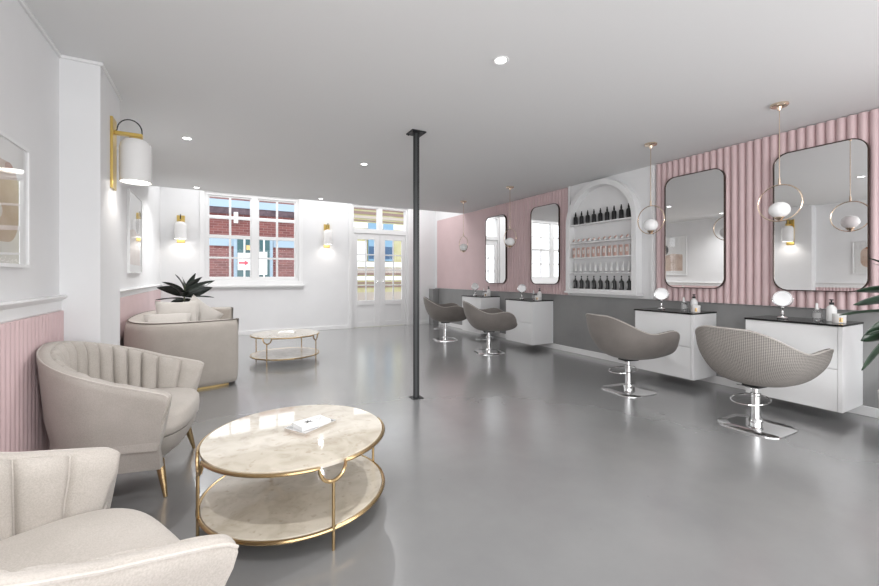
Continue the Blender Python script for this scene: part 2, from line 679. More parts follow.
# baseboards
def boards(name, boxes, mat=m_white, bevel=.004):
    o = frame_part(name, boxes, mat, None, bevel=bevel)
    o['kind'] = 'structure'
    return o


boards('baseboard_right', [(XR - .018, YB, 0, XR, YF, .085)])
boards('baseboard_far', [(XF, YF - .018, 0, DX0 - .07, YF, .085), (DX1 + .07, YF - .018, 0, XR - .018, YF, .085)])
boards('baseboard_left', [(XF, PY1, 0, XF + .018, YF - .018, .085), (XP, PY0, 0, XP + .018, PY1, .085)])

# ceiling cornice thin
boards('trim_cornice', [(XL, YB, CH - .022, XL + .016, PY0 - .014, CH), (XL, PY0 - .014, CH - .022, XP + .016, PY0, CH), (XP, PY0, CH - .022, XP + .016, PY1, CH)])


# chair rails (moulded profile extruded along y)
def rail(x, y0, y1, z0, z1):
    h = z1 - z0
    prof = [(0, z0), (.010, z0), (.016, z0 + .1 * h), (.012, z0 + .22 * h), (.012, z0 + .62 * h), (.022, z0 + .72 * h), (.036, z0 + .82 * h), (.040, z0 + .9 * h), (.036, z1), (0, z1)]
    bm = bmesh.new()
    a = [bm.verts.new((x + p, y0, z)) for p, z in prof]
    b = [bm.verts.new((x + p, y1, z)) for p, z in prof]
    n = len(prof)
    for i in range(n):
        bm.faces.new((a[i], a[(i + 1) % n], b[(i + 1) % n], b[i]))
    bm.faces.new(a)
    bm.faces.new(b)
    return bm


tag(mk('trim_chair_rail', rail(XL, YB, PY0 + .02, .98, 1.08), m_white), kind='structure')
tag(mk('trim_chair_rail', rail(XF, PY1, YF, .965, 1.05), m_white), kind='structure')


def flutes(x, y0, y1, z0, z1, pitch, depth, sgn, seg=8, flat=.12):
    """half-round vertical ribs on plane x, bulging by depth towards sgn"""
    n = max(1, round((y1 - y0) / pitch))
    p = (y1 - y0) / n
    pts = []
    for i in range(n):
        for k in range(seg + 1):
            if k == 0 and i > 0:
                continue
            t = k / seg
            pts.append((x + sgn * (.006 + depth * math.sin(pi * t) ** .55), y0 + (i + t) * p))
    bm = bmesh.new()
    a = [bm.verts.new((px_, py_, z0)) for px_, py_ in pts]
    b = [bm.verts.new((px_, py_, z1)) for px_, py_ in pts]
    for i in range(len(pts) - 1):
        bm.faces.new((a[i], a[i + 1], b[i + 1], b[i]))
    ab = [bm.verts.new((x, y1, z0)), bm.verts.new((x, y0, z0))]
    bb = [bm.verts.new((x, y1, z1)), bm.verts.new((x, y0, z1))]
    bm.faces.new(a + ab)
    bm.faces.new(b + bb)
    bm.faces.new((a[-1], ab[0], bb[0], b[-1]))
    bm.faces.new((a[0], ab[1], bb[1], b[0]))
    bm.faces.new((ab[0], ab[1], bb[1], bb[0]))
    return bm


NY0, NY1 = 3.156, 4.60
tag(mk('wall_panel_fluted', flutes(XR, YB + .5, NY0 - .012, .905, CH - .01, .0708, .036, -1), m_pink, angle=50), kind='structure')
tag(mk('wall_panel_fluted', flutes(XR, NY1 + .01, 6.50, .905, CH - .01, .0708, .030, -1), m_pink, angle=50), kind='structure')
tag(mk('wall_panel_plain', box(XR - .012, 6.50, .905, XR, YF - .12, CH - .01), m_pink, smooth=False), kind='structure')
tag(mk('wall_panel_wainscot', flutes(XL, YB, PY0, .0, .98, .05, .021, 1, 6), m_pink, angle=50), kind='structure')
tag(mk('wall_panel_wainscot', box(XF, PY1, .0, XF + .012, YF, .965), m_pink, smooth=False), kind='structure')
tag(mk('wall_panel_dado', box(XR - .010, YB, .085, XR, YF, .90), m_grey, smooth=False), kind='structure')
tag(mk('trim_dado_corner', box(4.70, 8.88, .0, XR - .018, YF - .018, .885), m_grey, smooth=False, bevel=.004), kind='structure')
# white board behind niche with edge strips
tag(mk('wall_panel_white', box(XR - .020, NY0, .905, XR, NY1, CH), m_wall, smooth=False, bevel=.003), kind='structure')
boards('trim_panel_edge', [(XR - .042, NY0 + .01, .915, XR - .020, NY0 + .05, CH), (XR - .042, NY1 - .05, .915, XR - .020, NY1 - .01, CH)])

# ------------------------------------------------------------------ steel column
CX_, CY_ = 1.715, 3.59
col = thing('steel_column', 'slender black steel column rising from the middle of the floor to the ceiling', 'column', (CX_, CY_, 0))
bm = bmesh.new()
h = .030
bx(bm, -h, -h, .008, -h + .021, h, CH - .01)
bx(bm, h - .021, -h, .008, h, h, CH - .01)
bmesh.ops.rotate(bm, verts=bm.verts[:], matrix=Matrix.Rotation(-.42, 3, 'Z'))
mk('shaft', bm, m_steel, col, smooth=False, bevel=.0015)
bm = box(-h + .021, -h + .004, .008, h - .021, .012, CH - .01)
bmesh.ops.rotate(bm, verts=bm.verts[:], matrix=Matrix.Rotation(-.42, 3, 'Z'))
mk('web', bm, m_steelg, col, smooth=False)
mk('base_plate', box(-.055, -.055, 0, .055, .055, .008), m_steel, col, smooth=False)
mk('top_plate', box(-.075, -.075, CH - .012, .075, .075, CH), m_steel, col, smooth=False)
for sx in (-1, 1):
    for sy in (-1, 1):
        mk('bolt', lathe([(0, CH - .022), (.007, CH - .022), (.007, CH - .012)], 6, sx * .058, sy * .058), m_steel, col)


# ------------------------------------------------------------------ product niche shelf unit
NC = 3.94
unit = thing('arched_shelf_unit', 'white arched display unit with five shelves of hair products on the right wall', 'shelf unit', (XR - .02, NC, 0))
D_ = .12
RO, RI, ZS, ZB = .605, .53, 1.975, .975
pts_o, pts_i = [], []
nseg = 40
po = [(-RO, ZB)] + [(-RO, ZS)]
for k in range(1, nseg):
    a = pi - pi * k / nseg
    po.append((RO * math.cos(a), ZS + RO * math.sin(a)))
po += [(RO, ZS), (RO, ZB)]
pi_ = [(-RI, ZB + .04)] + [(-RI, ZS)]
for k in range(1, nseg):
    a = pi - pi * k / nseg
    pi_.append((RI * math.cos(a), ZS + RI * math.sin(a)))
pi_ += [(RI, ZS), (RI, ZB + .04)]
bm = bmesh.new()


def ring_extrude(bm, A, B, x0, x1):
    n = len(A)
    va0 = [bm.verts.new((x0, y, z)) for y, z in A]
    va1 = [bm.verts.new((x1, y, z)) for y, z in A]
    vb0 = [bm.verts.new((x0, y, z)) for y, z in B]
    vb1 = [bm.verts.new((x1, y, z)) for y, z in B]
    for i in range(n):
        j = (i + 1) % n
        bm.faces.new((va0[i], va0[j], va1[j], va1[i]))
        bm.faces.new((vb0[i], vb0[j], vb1[j], vb1[i]))
        bm.faces.new((va0[i], va0[j], vb0[j], vb0[i]))
        bm.faces.new((va1[i], va1[j], vb1[j], vb1[i]))


ring_extrude(bm, po, pi_, 0, -D_)
mk('arch_casing', bm, m_white, unit, angle=30, bevel=.004)
bm = bmesh.new()
vs = [bm.verts.new((-.001, y, z)) for y, z in pi_]
vs2 = [bm.verts.new((-.008, y, z)) for y, z in pi_]
bm.faces.new(vs)
bm.faces.new(vs2)
for i in range(len(vs)):
    j = (i + 1) % len(vs)
    bm.faces.new((vs[i], vs[j], vs2[j], vs2[i]))
mk('back_panel', bm, m_wall, unit, smooth=False)
SHZ = [1.257, 1.485, 1.708, 1.983]
for z in SHZ:
    hw = RI - .001 if z <= ZS else math.sqrt(RI ** 2 - (z - ZS) ** 2) - .002
    mk('shelf', box(-.112, -hw, z - .018, -.008, hw, z), m_white, unit, smooth=False, bevel=.002)
mk('base_ledge', box(-.135, -RO - .02, ZB - .03, 0, RO + .02, ZB), m_white, unit, smooth=False, bevel=.004)
SHELF0 = ZB + .04
NX = XR - .02


def black_bottle(pump, label, group):
    b = thing('dropper_bottle' if pump else 'shampoo_bottle', label, 'bottle', (0, 0, 0), 0, group)
    mk('body', lathe([(0, 0), (.028, 0), (.031, .004), (.031, .105), (.026, .122), (.012, .132), (.012, .14)], 16), m_blackm, b)
    if pump:
        mk('cap', lathe([(0, .138), (.013, .138), (.013, .165), (.009, .172), (.007, .195), (0, .2)], 12), m_blackm, b)
    else:
        mk('pump', lathe([(0, .138), (.012, .138), (.011, .155), (.005, .158), (.005, .172), (.011, .174), (.009, .192), (0, .194)], 12), m_blackm, b)
        bm = bmesh.new()
        n = 8
        lo = [bm.verts.new((.0316 * math.cos(a), .0316 * math.sin(a), .022)) for a in [pi - .62 + 1.24 * i / n for i in range(n + 1)]]
        hi = [bm.verts.new((.0316 * math.cos(a), .0316 * math.sin(a), .092)) for a in [pi - .62 + 1.24 * i / n for i in range(n + 1)]]
        for i in range(n):
            bm.faces.new((lo[i], lo[i + 1], hi[i + 1], hi[i]))
        mk('label', bm, m_label, b)
    return b


ORD = ['leftmost', 'second', 'third', 'fourth', 'fifth', 'sixth', 'seventh', 'eighth', 'ninth', 'tenth', 'eleventh']


def row(proto, n, z, y0, y1, x, rz=0.0):
    base = proto['label']
    for i in range(n):
        y = y0 + (y1 - y0) * i / (n - 1)
        o = proto if i == 0 else copy_tree(proto)
        k = n - 1 - i
        o['label'] = base + (', leftmost in the row' if k == 0 else ', rightmost in the row' if k == n - 1 else ', ' + ORD[k] + ' from the left')
        o.location = (x, y, z)
        o.rotation_euler = (0, 0, rz + -.55)


row(black_bottle(True, 'black dropper bottle on the top shelf of the arched unit', 'black bottles on the top shelf of the arched unit'), 9, 1.983, NC - .455, NC + .455, NX - .062)
row(black_bottle(False, 'black labelled bottle on the lowest shelf of the arched unit', 'black bottles on the lowest shelf of the arched unit'), 9, SHELF0, NC - .46, NC + .46, NX - .062)
# small tilted tubs row
tb = thing('product_tub', 'small tilted tub with pink lid on the second highest shelf', 'tub', (0, 0, 0), 0, 'small tilted tubs on the second shelf')
q = lathe([(0, 0), (.020, 0), (.022, .004), (.022, .03), (0, .03)], 14)
bmesh.ops.rotate(q, verts=q.verts[:], matrix=Matrix.Rotation(-.9, 3, 'Y'))
bmesh.ops.translate(q, verts=q.verts[:], vec=(0, 0, .0165))
mk('pot', q, m_paper, tb)
q = lathe([(0, .03), (.023, .03), (.023, .042), (0, .043)], 14)
bmesh.ops.rotate(q, verts=q.verts[:], matrix=Matrix.Rotation(-.9, 3, 'Y'))
bmesh.ops.translate(q, verts=q.verts[:], vec=(0, 0, .0165))
mk('lid', q, m_carton, tb)
row(tb, 11, 1.708, NC - .46, NC + .46, NX - .055)
# cartons
ct = thing('product_carton', 'upright pink carton on the middle shelf', 'carton', (0, 0, 0), 0, 'pink cartons on the middle shelf')
mk('carton', box(-.03, -.031, 0, .03, .031, .145), m_carton, ct, smooth=False, bevel=.001)
mk('side_panel', box(-.0315, -.0315, .0, .022, -.0305, .145), m_cartonw, ct, smooth=False)
mk('label', box(-.0312, -.016, .05, -.0302, .016, .11), m_cartonw, ct, smooth=False)
row(ct, 11, 1.485, NC - .455, NC + .455, NX - .065, .4)
# tubes standing on caps
tu = thing('cream_tube', 'white tube on its cap on the second lowest shelf', 'tube', (0, 0, 0), 0, 'white tubes on the second shelf from the bottom')
mk('cap', lathe([(0, 0), (.016, 0), (.017, .02), (0, .02)], 14), m_label, tu)
bm = bmesh.new()
rings = []
for k in range(7):
    t = k / 6
    rx = .022 * (1 - t) + .003 * t
    ry = .022 * (1 - t) + .031 * t
    rings.append([bm.verts.new((rx * math.cos(2 * pi * i / 16), ry * math.sin(2 * pi * i / 16), .02 + .125 * t)) for i in range(16)])
for a, b in zip(rings, rings[1:]):
    for i in range(16):
        bm.faces.new((a[i], a[(i + 1) % 16], b[(i + 1) % 16], b[i]))
bm.faces.new(rings[0])
bm.faces.new(rings[-1])
mk('tube_body', bm, m_paper, tu)
row(tu, 11, 1.257, NC - .455, NC + .455, NX - .06)

# ------------------------------------------------------------------ wall mirrors
MIRRORS = [
    (6.455, 'tall rounded wall mirror on the plain pink wall, farthest of the four mirrors'),
    (5.09, 'tall rounded wall mirror on the fluted pink wall just beyond the arched shelf unit'),
    (2.665, 'tall rounded wall mirror on the fluted pink wall just nearer than the arched shelf unit'),
    (1.56, 'tall rounded wall mirror nearest the camera, above the vanity beside the leafy plant')]
mir = None
for (y, lab) in MIRRORS:
    if mir is None:
        mir = thing('wall_mirror', lab, 'mirror', (4.848, y, 1.730), 0, 'rounded wall mirrors')
        o1 = rrect(.67, 1.335, .12, 10)
        o2 = rrect(.655, 1.32, .113, 10)
        bm = bmesh.new()
        ring_extrude(bm, o1, o2, 0, -.032)
        mk('frame', bm, m_bronze, mir)
        bm = bmesh.new()
        a = [bm.verts.new((-.024, y_, z_)) for y_, z_ in o2]
        b = [bm.verts.new((0, y_, z_)) for y_, z_ in o2]
        bm.faces.new(a)
        bm.faces.new(b)
        for i in range(len(a)):
            j = (i + 1) % len(a)
            bm.faces.new((a[i], a[j], b[j], b[i]))
        mk('glass', bm, m_mirror, mir, smooth=False)
        bm = bmesh.new()
        bx(bm, 0, -.2, .35, .032, .2, .4)
        bx(bm, 0, -.2, -.4, .032, .2, -.35)
        mk('hanging_rail', bm, m_bronze, mir, smooth=False)
    else:
        dup(mir, (4.848, y, 1.730), None, lab)

# ------------------------------------------------------------------ vanities
VAN = [(6.383, 7.07, 'white floating two-drawer vanity with black top, farthest along the right wall'),
       (4.937, 5.62, 'white floating two-drawer vanity with black top, second from the far end, beyond the arched unit'),
       (2.441, 3.125, 'white floating two-drawer vanity with black top, second nearest, just right of the arched unit'),
       (1.276, 1.957, 'white floating two-drawer vanity with black top, nearest, beside the large leafy plant')]
van = None
for (y0, y1, lab) in VAN:
    W_ = .684
    if van is None:
        van = thing('vanity_cabinet', lab, 'vanity', (4.43, y0, .09), 0, 'floating vanities')
        VD = XR - .012 - 4.43
        bm = bmesh.new()
        bx(bm, .020, 0, 0, VD, W_, .70)
        mk('body', bm, m_white, van, smooth=False, bevel=.002)
        bx_ = box(.0, 0, 0, .020, .028, .70)
        mk('end_stile', bx_, m_white, van, smooth=False, bevel=.001)
        mk('drawer', box(0, .031, .0, .019, W_, .345), m_white, van, smooth=False, bevel=.002)
        mk('drawer', box(0, .031, .351, .019, W_, .697), m_white, van, smooth=False, bevel=.002)
        mk('countertop', box(-.012, -.006, .70, VD, W_ + .006, .716), m_black, van, smooth=False, bevel=.002)
    else:
        dup(van, (4.43, y0, .09), None, lab)


# things on the vanities
def makeup_mirror(lab):
    t = thing('makeup_mirror', lab, 'mirror', (0, 0, 0), 0, 'round makeup mirrors on the vanities')
    mk('base', lathe([(0, 0), (.038, 0), (.042, .008), (.036, .018), (.02, .024), (0, .026)], 20), m_chrome, t)
    mk('stem', lathe([(0, .02), (.012, .02), (.016, .04), (.009, .05), (.008, .09), (.013, .1), (.007, .112), (0, .113)], 14), m_chrome, t)
    yk = tube([(0, .077 * math.sin(a), .188 + .077 * -math.cos(a)) for a in [math.radians(-95 + 190 * i / 24) for i in range(25)]], .0035, 8)
    mk('yoke', yk, m_chrome, t)
    d = lathe([(0, -.006), (.064, -.006), (.07, -.004), (.072, 0), (.07, .004), (.064, .004)], 32, cap=False)
    M3 = Matrix.Rotation(-pi / 2 + .13, 3, 'Y')
    bmesh.ops.rotate(d, verts=d.verts[:], matrix=M3)
    bmesh.ops.translate(d, verts=d.verts[:], vec=(0, 0, .188))
    mk('mirror_rim', d, m_chrome, t)
    d = lathe([(0, 0), (.063, 0), (.063, .003), (0, .003)], 32)
    bmesh.ops.rotate(d, verts=d.verts[:], matrix=M3)
    bmesh.ops.translate(d, verts=d.verts[:], vec=(-.0045, 0, .188))
    mk('mirror_face', d, m_mirror, t)
    return t


def spray_bottle(lab):
    t = thing('serum_bottle', lab, 'bottle', (0, 0, 0), 0, 'small clear serum bottles')
    mk('body', lathe([(0, 0), (.024, 0), (.027, .003), (.027, .088), (.02, .098), (.011, .1), (0, .1)], 20), m_clear, t)
    mk('label', lathe([(.0275, .025), (.0275, .07)], 20, cap=False), m_label, t)
    mk('cap', lathe([(0, .1), (.013, .1), (.014, .112), (.010, .114), (.009, .148), (.005, .156), (0, .157)], 14), m_paper, t)
    return t


def pump_bottle(lab):
    t = thing('lotion_bottle', lab, 'bottle', (0, 0, 0), 0, 'lotion bottles with black pumps')
    mk('body', lathe([(0, 0), (.032, 0), (.035, .004), (.035, .105), (.03, .125), (.014, .138), (.013, .145), (0, .145)], 20), m_paper, t)
    mk('collar', lathe([(0, .145), (.017, .145), (.017, .165), (0, .166)], 14), m_blackm, t)
    bm = lathe([(0, .166), (.006, .166), (.006, .182), (.014, .183), (.014, .192), (0, .193)], 12)
    bx(bm, -.04, -.005, .184, 0, .005, .191)
    mk('pump', bm, m_blackm, t)
    return t


def jar(lab):
    t = thing('cream_jar', lab, 'jar', (0, 0, 0), 0, 'squat cream jars')
    mk('body', lathe([(0, 0), (.040, 0), (.043, .003), (.043, .055), (0, .055)], 24), m_cartonw, t)
    mk('lid', lathe([(0, .055), (.044, .055), (.044, .073), (.041, .076), (0, .076)], 24), m_paper, t)
    bm = bmesh.new()
    n = 6
    A = [pi + .55 - .28 + .56 * i / n for i in range(n + 1)]
    lo = [bm.verts.new((.0434 * math.cos(a), .0434 * math.sin(a), .008)) for a in A]
    hi = [bm.verts.new((.0434 * math.cos(a), .0434 * math.sin(a), .048)) for a in A]
    for i in range(n):
        bm.faces.new((lo[i], lo[i + 1], hi[i + 1], hi[i]))
    mk('label', bm, m_brass, t)
    return t


def tumbler(lab):
    t = mk('glass_vial', lathe([(0, 0), (.02, 0), (.022, .003), (.022, .07), (.012, .085), (.012, .105), (0, .107)], 16), m_clear)
    tag(t, lab, 'vial', 'clear vials on the vanities')
    return t


where = ['on the farthest vanity', 'on the vanity second from the far end', 'on the vanity right of the arched shelves', 'on the nearest vanity']
A = [None] * 5
CT = .806
for i, (y0, y1, _) in enumerate(VAN):
    spots = [(4.60, y0 + .46, makeup_mirror, 'round chrome makeup mirror on a stand ' + where[i], .85 * math.atan2(y0 + .46, 4.6)),
             (4.66, y0 + .235, spray_bottle, 'slim clear serum bottle with white cap ' + where[i], 0),
             (4.72, y0 + .155, pump_bottle, 'white lotion bottle with black pump ' + where[i], .5),
             (4.60, y0 + .07, jar, 'squat pale cream jar with gold label ' + where[i], 0),
             (4.77, y0 + .25, tumbler, 'small clear vial behind the bottles ' + where[i], 0)]
    for k, (x, y, fn, lab, rz) in enumerate(spots):
        if A[k] is None:
            A[k] = fn(lab)
            A[k].location = (x, y, CT)
            A[k].rotation_euler = (0, 0, rz)
        else:
            dup(A[k], (x, y, CT), rz, lab)


# ------------------------------------------------------------------ salon chairs
def smooth(t):
    t = max(0., min(1., t))
    return t * t * (3 - 2 * t)


def salon_chair(lab, fab):
    t = thing('salon_chair', lab, 'chair', (0, 0, 0), 0, 'salon styling chairs')
    NU, NV = 72, 16
    ZBOT = .345

    def rim(phi):  # phi: 0 = front, pi = back -> radius, height
        d = math.degrees(abs(phi))
        if d < 34:
            z = .455
        elif d < 68:
            z = .455 + (.664 - .455) * math.sin(pi / 2 * (d - 34) / 34) ** .7
        elif d < 98:
            z = .664 - .026 * smooth((d - 68) / 30)
        else:
            z = .638 + .165 * smooth((d - 98) / 66)
        rx = .44 if math.cos(phi) > 0 else .46
        ry = .41
        pw = 2.6 if math.cos(phi) > 0 else 2.35
        r = (abs(math.cos(phi) / rx) ** pw + abs(math.sin(phi) / ry) ** pw) ** (-1 / pw)
        if d < 60:
            r += .025 * smooth((d - 25) / 30)
        elif d < 95:
            r += .025 * (1 - smooth((d - 60) / 35))
        return r, z

    def pt(phi, s, off=0.0):
        r, z = rim(phi)
        g = s ** .50
        zz = ZBOT + (z - ZBOT) * (s ** 2.0)
        rr = (r - off) * g * (1 - .06 * max(0, (s - .70) / .30) ** 2)
        return (rr * math.cos(phi) + .02, rr * math.sin(phi), zz)

    # outer and inner skins joined at the rim = one thick bucket
    bm = bmesh.new()
    TH = .035
    cols = []
    for i in range(NU):
        phi = -pi + 2 * pi * i / NU
        c = []
        for k in range(1, NV + 1):
            c.append(bm.verts.new(pt(phi, k / NV)))
        r, z = rim(phi)
        c.append(bm.verts.new(((r * .94 - .014) * math.cos(phi) + .02, (r * .94 - .014) * math.sin(phi), z + .009)))
        for k in range(NV, 3, -1):
            x, y, zz = pt(phi, k / NV, TH)
            c.append(bm.verts.new((x, y, zz + .012 * 1 if k < NV else zz)))
        cols.append(c)
    for i in range(NU):
        a, b = cols[i], cols[(i + 1) % NU]
        for k in range(len(a) - 1):
            bm.faces.new((a[k], b[k], b[k + 1], a[k + 1]))
    bm.faces.new([c[0] for c in cols])
    bm.faces.new([c[-1] for c in cols])
    mk('bucket_shell', bm, fab, t, angle=60)
    # piping along the rim
    pts = []
    for i in range(NU):
        phi = -pi + 2 * pi * i / NU
        r, z = rim(phi)
        pts.append((r * .94 * math.cos(phi) + .02, r * .94 * math.sin(phi), z + .002))
    mk('piping', tube(pts, .0045, 6, True), m_edge, t)
    # seat cushion follows the inside of the bucket
    def r_in(phi, z):
        r, zr_ = rim(phi)
        sv = math.sqrt(max(0.0, min(1.0, (z - ZBOT) / (zr_ - ZBOT))))
        return (r - TH - .006) * sv ** .50
    bm = bmesh.new()
    rings = []
    for (z, g, zz) in ((.385, .90, .395), (.40, 1.0, .405), (.42, 1.0, .425), (.435, .97, .445), (.44, .88, .458), (.44, .55, .468), (.44, .2, .47)):
        rings.append([bm.verts.new((.02 + r_in(q_, z) * g * math.cos(q_), r_in(q_, z) * g * math.sin(q_), zz)) for q_ in [2 * pi * i / 48 - pi for i in range(48)]])
    bm.faces.new(rings[0])
    bm.faces.new(rings[-1])
    for a, b in zip(rings, rings[1:]):
        for i in range(48):
            j = (i + 1) % 48
            bm.faces.new((a[i], a[j], b[j], b[i]))
    mk('seat_cushion', bm, m_tweed, t)
    # mechanism
    bm = box(-.08, -.06, .318, .08, .06, .348)
    mk('seat_bracket', bm, m_blackm, t, smooth=False, bevel=.004)
    mk('gas_column', lathe([(0, .012), (.045, .012), (.045, .03), (.034, .045), (.033, .25), (.036, .252), (.036, .265), (.022, .268), (.022, .32)], 28), m_chrome, t)
    mk('collar', lathe([(.034, .034), (.049, .036), (.051, .05), (.045, .06), (.034, .062)], 28, cap=False), m_chrome, t)
    bm = bmesh.new()
    lev = tube([(0, .02, .29), (.02, .1, .3), (.03, .16, .295)], .006, 8)
    mk('lever', lev, m_chrome, t)
    # footrest wire loop
    fr = []
    for i in range(40):
        a = 2 * pi * i / 40
        x = .15 * math.cos(a)
        y = .12 * math.sin(a)
        if abs(x) > .11:
            x = math.copysign(.11 + (abs(x) - .11) * .8, x)
        fr.append((x - .07, y, .222 + .015 * math.cos(a)))
    mk('footrest', tube(fr, .005, 8, True), m_chrome, t)
    return t


def base_plate(parent, rz):
    o = rrect(.44, .44, .11, 10)
    bm = bmesh.new()
    lv = [(1.0, 0), (1.0, .006), (.97, .011), (.5, .014), (.0, .014)]
    rings = []
    for s, z in lv:
        if s == 0:
            rings.append([bm.verts.new((0, 0, z))])
        else:
            rings.append([bm.verts.new((x * s, y * s, z)) for x, y in o])
    bm.faces.new(rings[0])
    for a, b in zip(rings, rings[1:]):
        n = len(a)
        for i in range(n):
            j = (i + 1) % n
            if len(b) == 1:
                bm.faces.new((a[i], a[j], b[0]))
            else:
                bm.faces.new((a[i], a[j], b[j], b[i]))
    p = mk('base_plate', bm, m_chrome, parent)
    p.rotation_euler = (0, 0, rz)
    return p


CHAIRS = [((3.78, 1.60), -6, 'grey checked salon chair on a chrome base in front of the nearest vanity', m_check),
          ((3.78, 2.745), -12, 'taupe salon chair on a chrome base, second nearest, left of the checked one', m_tweed),
          ((3.75, 5.19), -24, 'taupe salon chair on a chrome base in front of the second farthest vanity', m_tweed),
          ((3.77, 6.62), -24, 'taupe salon chair on a chrome base, farthest of the four near the end wall', m_tweed)]
ch0 = None
for (xy, ang, lab, fab) in CHAIRS:
    a = math.radians(ang)
    if ch0 is None:
        c = salon_chair(lab, fab)
        base_plate(c, -a)
        ch0 = c
        c.location = (*xy, 0)
        c.rotation_euler = (0, 0, a)
    else:
        c = dup(ch0, (*xy, 0), a, lab)
        for k in bpy.data.objects:
            if k.parent == c and k.name.startswith('bucket_shell'):
                k.data = k.data.copy()
                k.data.materials[0] = fab


# ------------------------------------------------------------------ pendants
PEND = [(6.43, 'ring pendant lamp with white globe hanging before the farthest mirror'),
        (5.05, 'ring pendant lamp with white globe hanging before the second farthest mirror'),
        (2.68, 'ring pendant lamp with white globe hanging left of the second nearest mirror'),
        (1.553, 'ring pendant lamp with white globe hanging in front of the nearest mirror')]
pe = None
for (y, lab) in PEND:
    if pe is None:
        pe = thing('pendant_lamp', lab, 'pendant lamp', (4.06, y, CH), 0, 'ring pendant lamps')
        mk('canopy', lathe([(0, 0), (.062, 0), (.062, -.012), (.055, -.02), (.02, -.024), (.012, -.05), (0, -.05)], 28), m_rose, pe)
        mk('rod', tube([(0, 0, -.03), (0, 0, -.655)], .0035, 8), m_rose, pe)
        mk('coupling', lathe([(0, -.61), (.008, -.612), (.009, -.665), (0, -.668)], 12), m_rose, pe)
        R_ = .150
        mk('ring', tube([(0, R_ * math.cos(2 * pi * i / 56), -.815 + R_ * math.sin(2 * pi * i / 56)) for i in range(56)], .0052, 8, True), m_rose, pe)
        gz = -.815 - R_ + .005 + .022
        gp = [(0, gz)]
        r_ = .072
        gp = [(r_ * math.sin(pi * k / 18) * 1.0, gz + r_ * .92 - r_ * .92 * math.cos(pi * k / 18)) for k in range(19)]
        gp[0] = (0, gp[0][1])
        gp[-1] = (0, gp[-1][1])
        mk('globe', lathe(gp, 28), m_globe, pe)
        mk('globe_seat', lathe([(0, gz - .02), (.012, gz - .02), (.036, gz + .002), (.034, gz + .008), (0, gz + .008)], 20), m_rose, pe)
    else:
        dup(pe, (4.06, y, CH), None, lab)

# ------------------------------------------------------------------ downlights
DL = [(1.627, 2.117, 'round recessed ceiling downlight nearest the camera'),
      (-.279, 4.87, 'round recessed ceiling downlight on the left, right of the pillar sconce'),
      (1.617, 4.913, 'round recessed ceiling downlight left of the steel column'),
      (-.30, 7.50, 'small recessed downlight at the ceiling edge left of the brick-view window'),
      (1.65, 7.50, 'small recessed downlight at the ceiling edge above the far middle sconce'),
      (-.28, .9, 'added fill downlight above the bottom left armchair, out of frame'),  # this and the next are unseen, added to brighten the front
      (3.3, .2, 'added fill downlight over the near right floor, out of frame')]
dl = None
for (x, y, lab) in DL:
    if dl is None:
        dl = thing('ceiling_downlight', lab, 'downlight', (x, y, CH), 0, 'recessed ceiling downlights')
        mk('trim_ring', lathe([(.036, -.001), (.052, -.001), (.053, -.005), (.048, -.008), (.036, -.004)], 32, cap=False), m_white, dl)
        mk('lens', lathe([(0, -.0015), (.036, -.0015), (.036, -.003), (0, -.003)], 28), m_down, dl)
    else:
        c = dup(dl, (x, y, CH), None, lab)
for (x, y) in [(a_[0], a_[1]) for a_ in DL]:
    s_ = bpy.data.lights.new('downlight_beam', 'SPOT')
    s_.energy = 80
    s_.spot_size = math.radians(150)
    s_.spot_blend = 1.0
    s_.shadow_soft_size = .035
    so = bpy.data.objects.new('downlight_beam', s_)
    so.location = (x, y, CH - .02)
    COL.objects.link(so)


# ------------------------------------------------------------------ wall sconces (local: +x away from wall)
def sconce(lab):
    t = thing('wall_sconce', lab, 'wall lamp', (0, 0, 0), 0, 'gold wall sconces')
    mk('backplate', box(0, -.065, -.28, .016, .065, .24), m_gold, t, smooth=False, bevel=.003)
    bm = bmesh.new()
    bx(bm, .016, -.022, .125, .185, .022, .15)
    mk('arm', bm, m_gold, t, smooth=False, bevel=.003)
    prof = [(0, .108), (.045, .107), (.075, .096), (.094, .068), (.100, .03), (.100, -.215), (.096, -.217), (.094, -.21), (.094, .03), (.088, .062), (.070, .088), (.03, .1), (0, .1)]
    mk('shade', lathe(prof, 36, .142, 0), m_opal, t)
    mk('shade_cap', lathe([(0, .106), (.042, .106), (.042, .116), (.014, .118), (.014, .126), (0, .126)], 20, .142, 0), m_gold, t)
    mk('diffuser', lathe([(0, -.198), (.0935, -.198), (.0935, -.204), (0, -.204)], 28, .142, 0), m_opal_in, t)
    cp = [(.02, 0, .15)]
    for i in range(17):
        a = pi - pi * i / 16
        cp.append((.105 + .075 * math.cos(a), 0, .165 + .085 * math.sin(a)))
    cp[-1] = (.18, 0, .15)
    mk('cord', tube(cp, .0045, 8), m_cord, t)
    return t


SC = [((XP, 3.765, 2.125), 0, 'gold wall sconce with white dome shade on the left pillar, largest of the three'),
      ((-.62, YF, 2.12), -pi / 2, 'gold wall sconce with white shade on the far wall left of the window'),
      ((2.13, YF, 2.12), -pi / 2, 'gold wall sconce with white shade on the far wall between window and door')]
sc0 = None
for (loc, rz, lab) in SC:
    if sc0 is None:
        sc0 = sconce(lab)
        sc0.location = loc
        sc0.rotation_euler = (0, 0, rz)
    else:
        dup(sc0, loc, rz, lab)
    l = bpy.data.lights.new('sconce_bulb', 'SPOT')
    l.energy = 2 if rz == 0 else 2.2
    l.color = (1, .95, .88)
    l.spot_size = math.radians(140)
    l.spot_blend = .5
    l.shadow_soft_size = .06
    lo = bpy.data.objects.new('sconce_bulb', l)
    v = Matrix.Rotation(rz, 3, 'Z') @ Vector((.142, 0, -.235))
    lo.location = Vector(loc) + v
    COL.objects.link(lo)


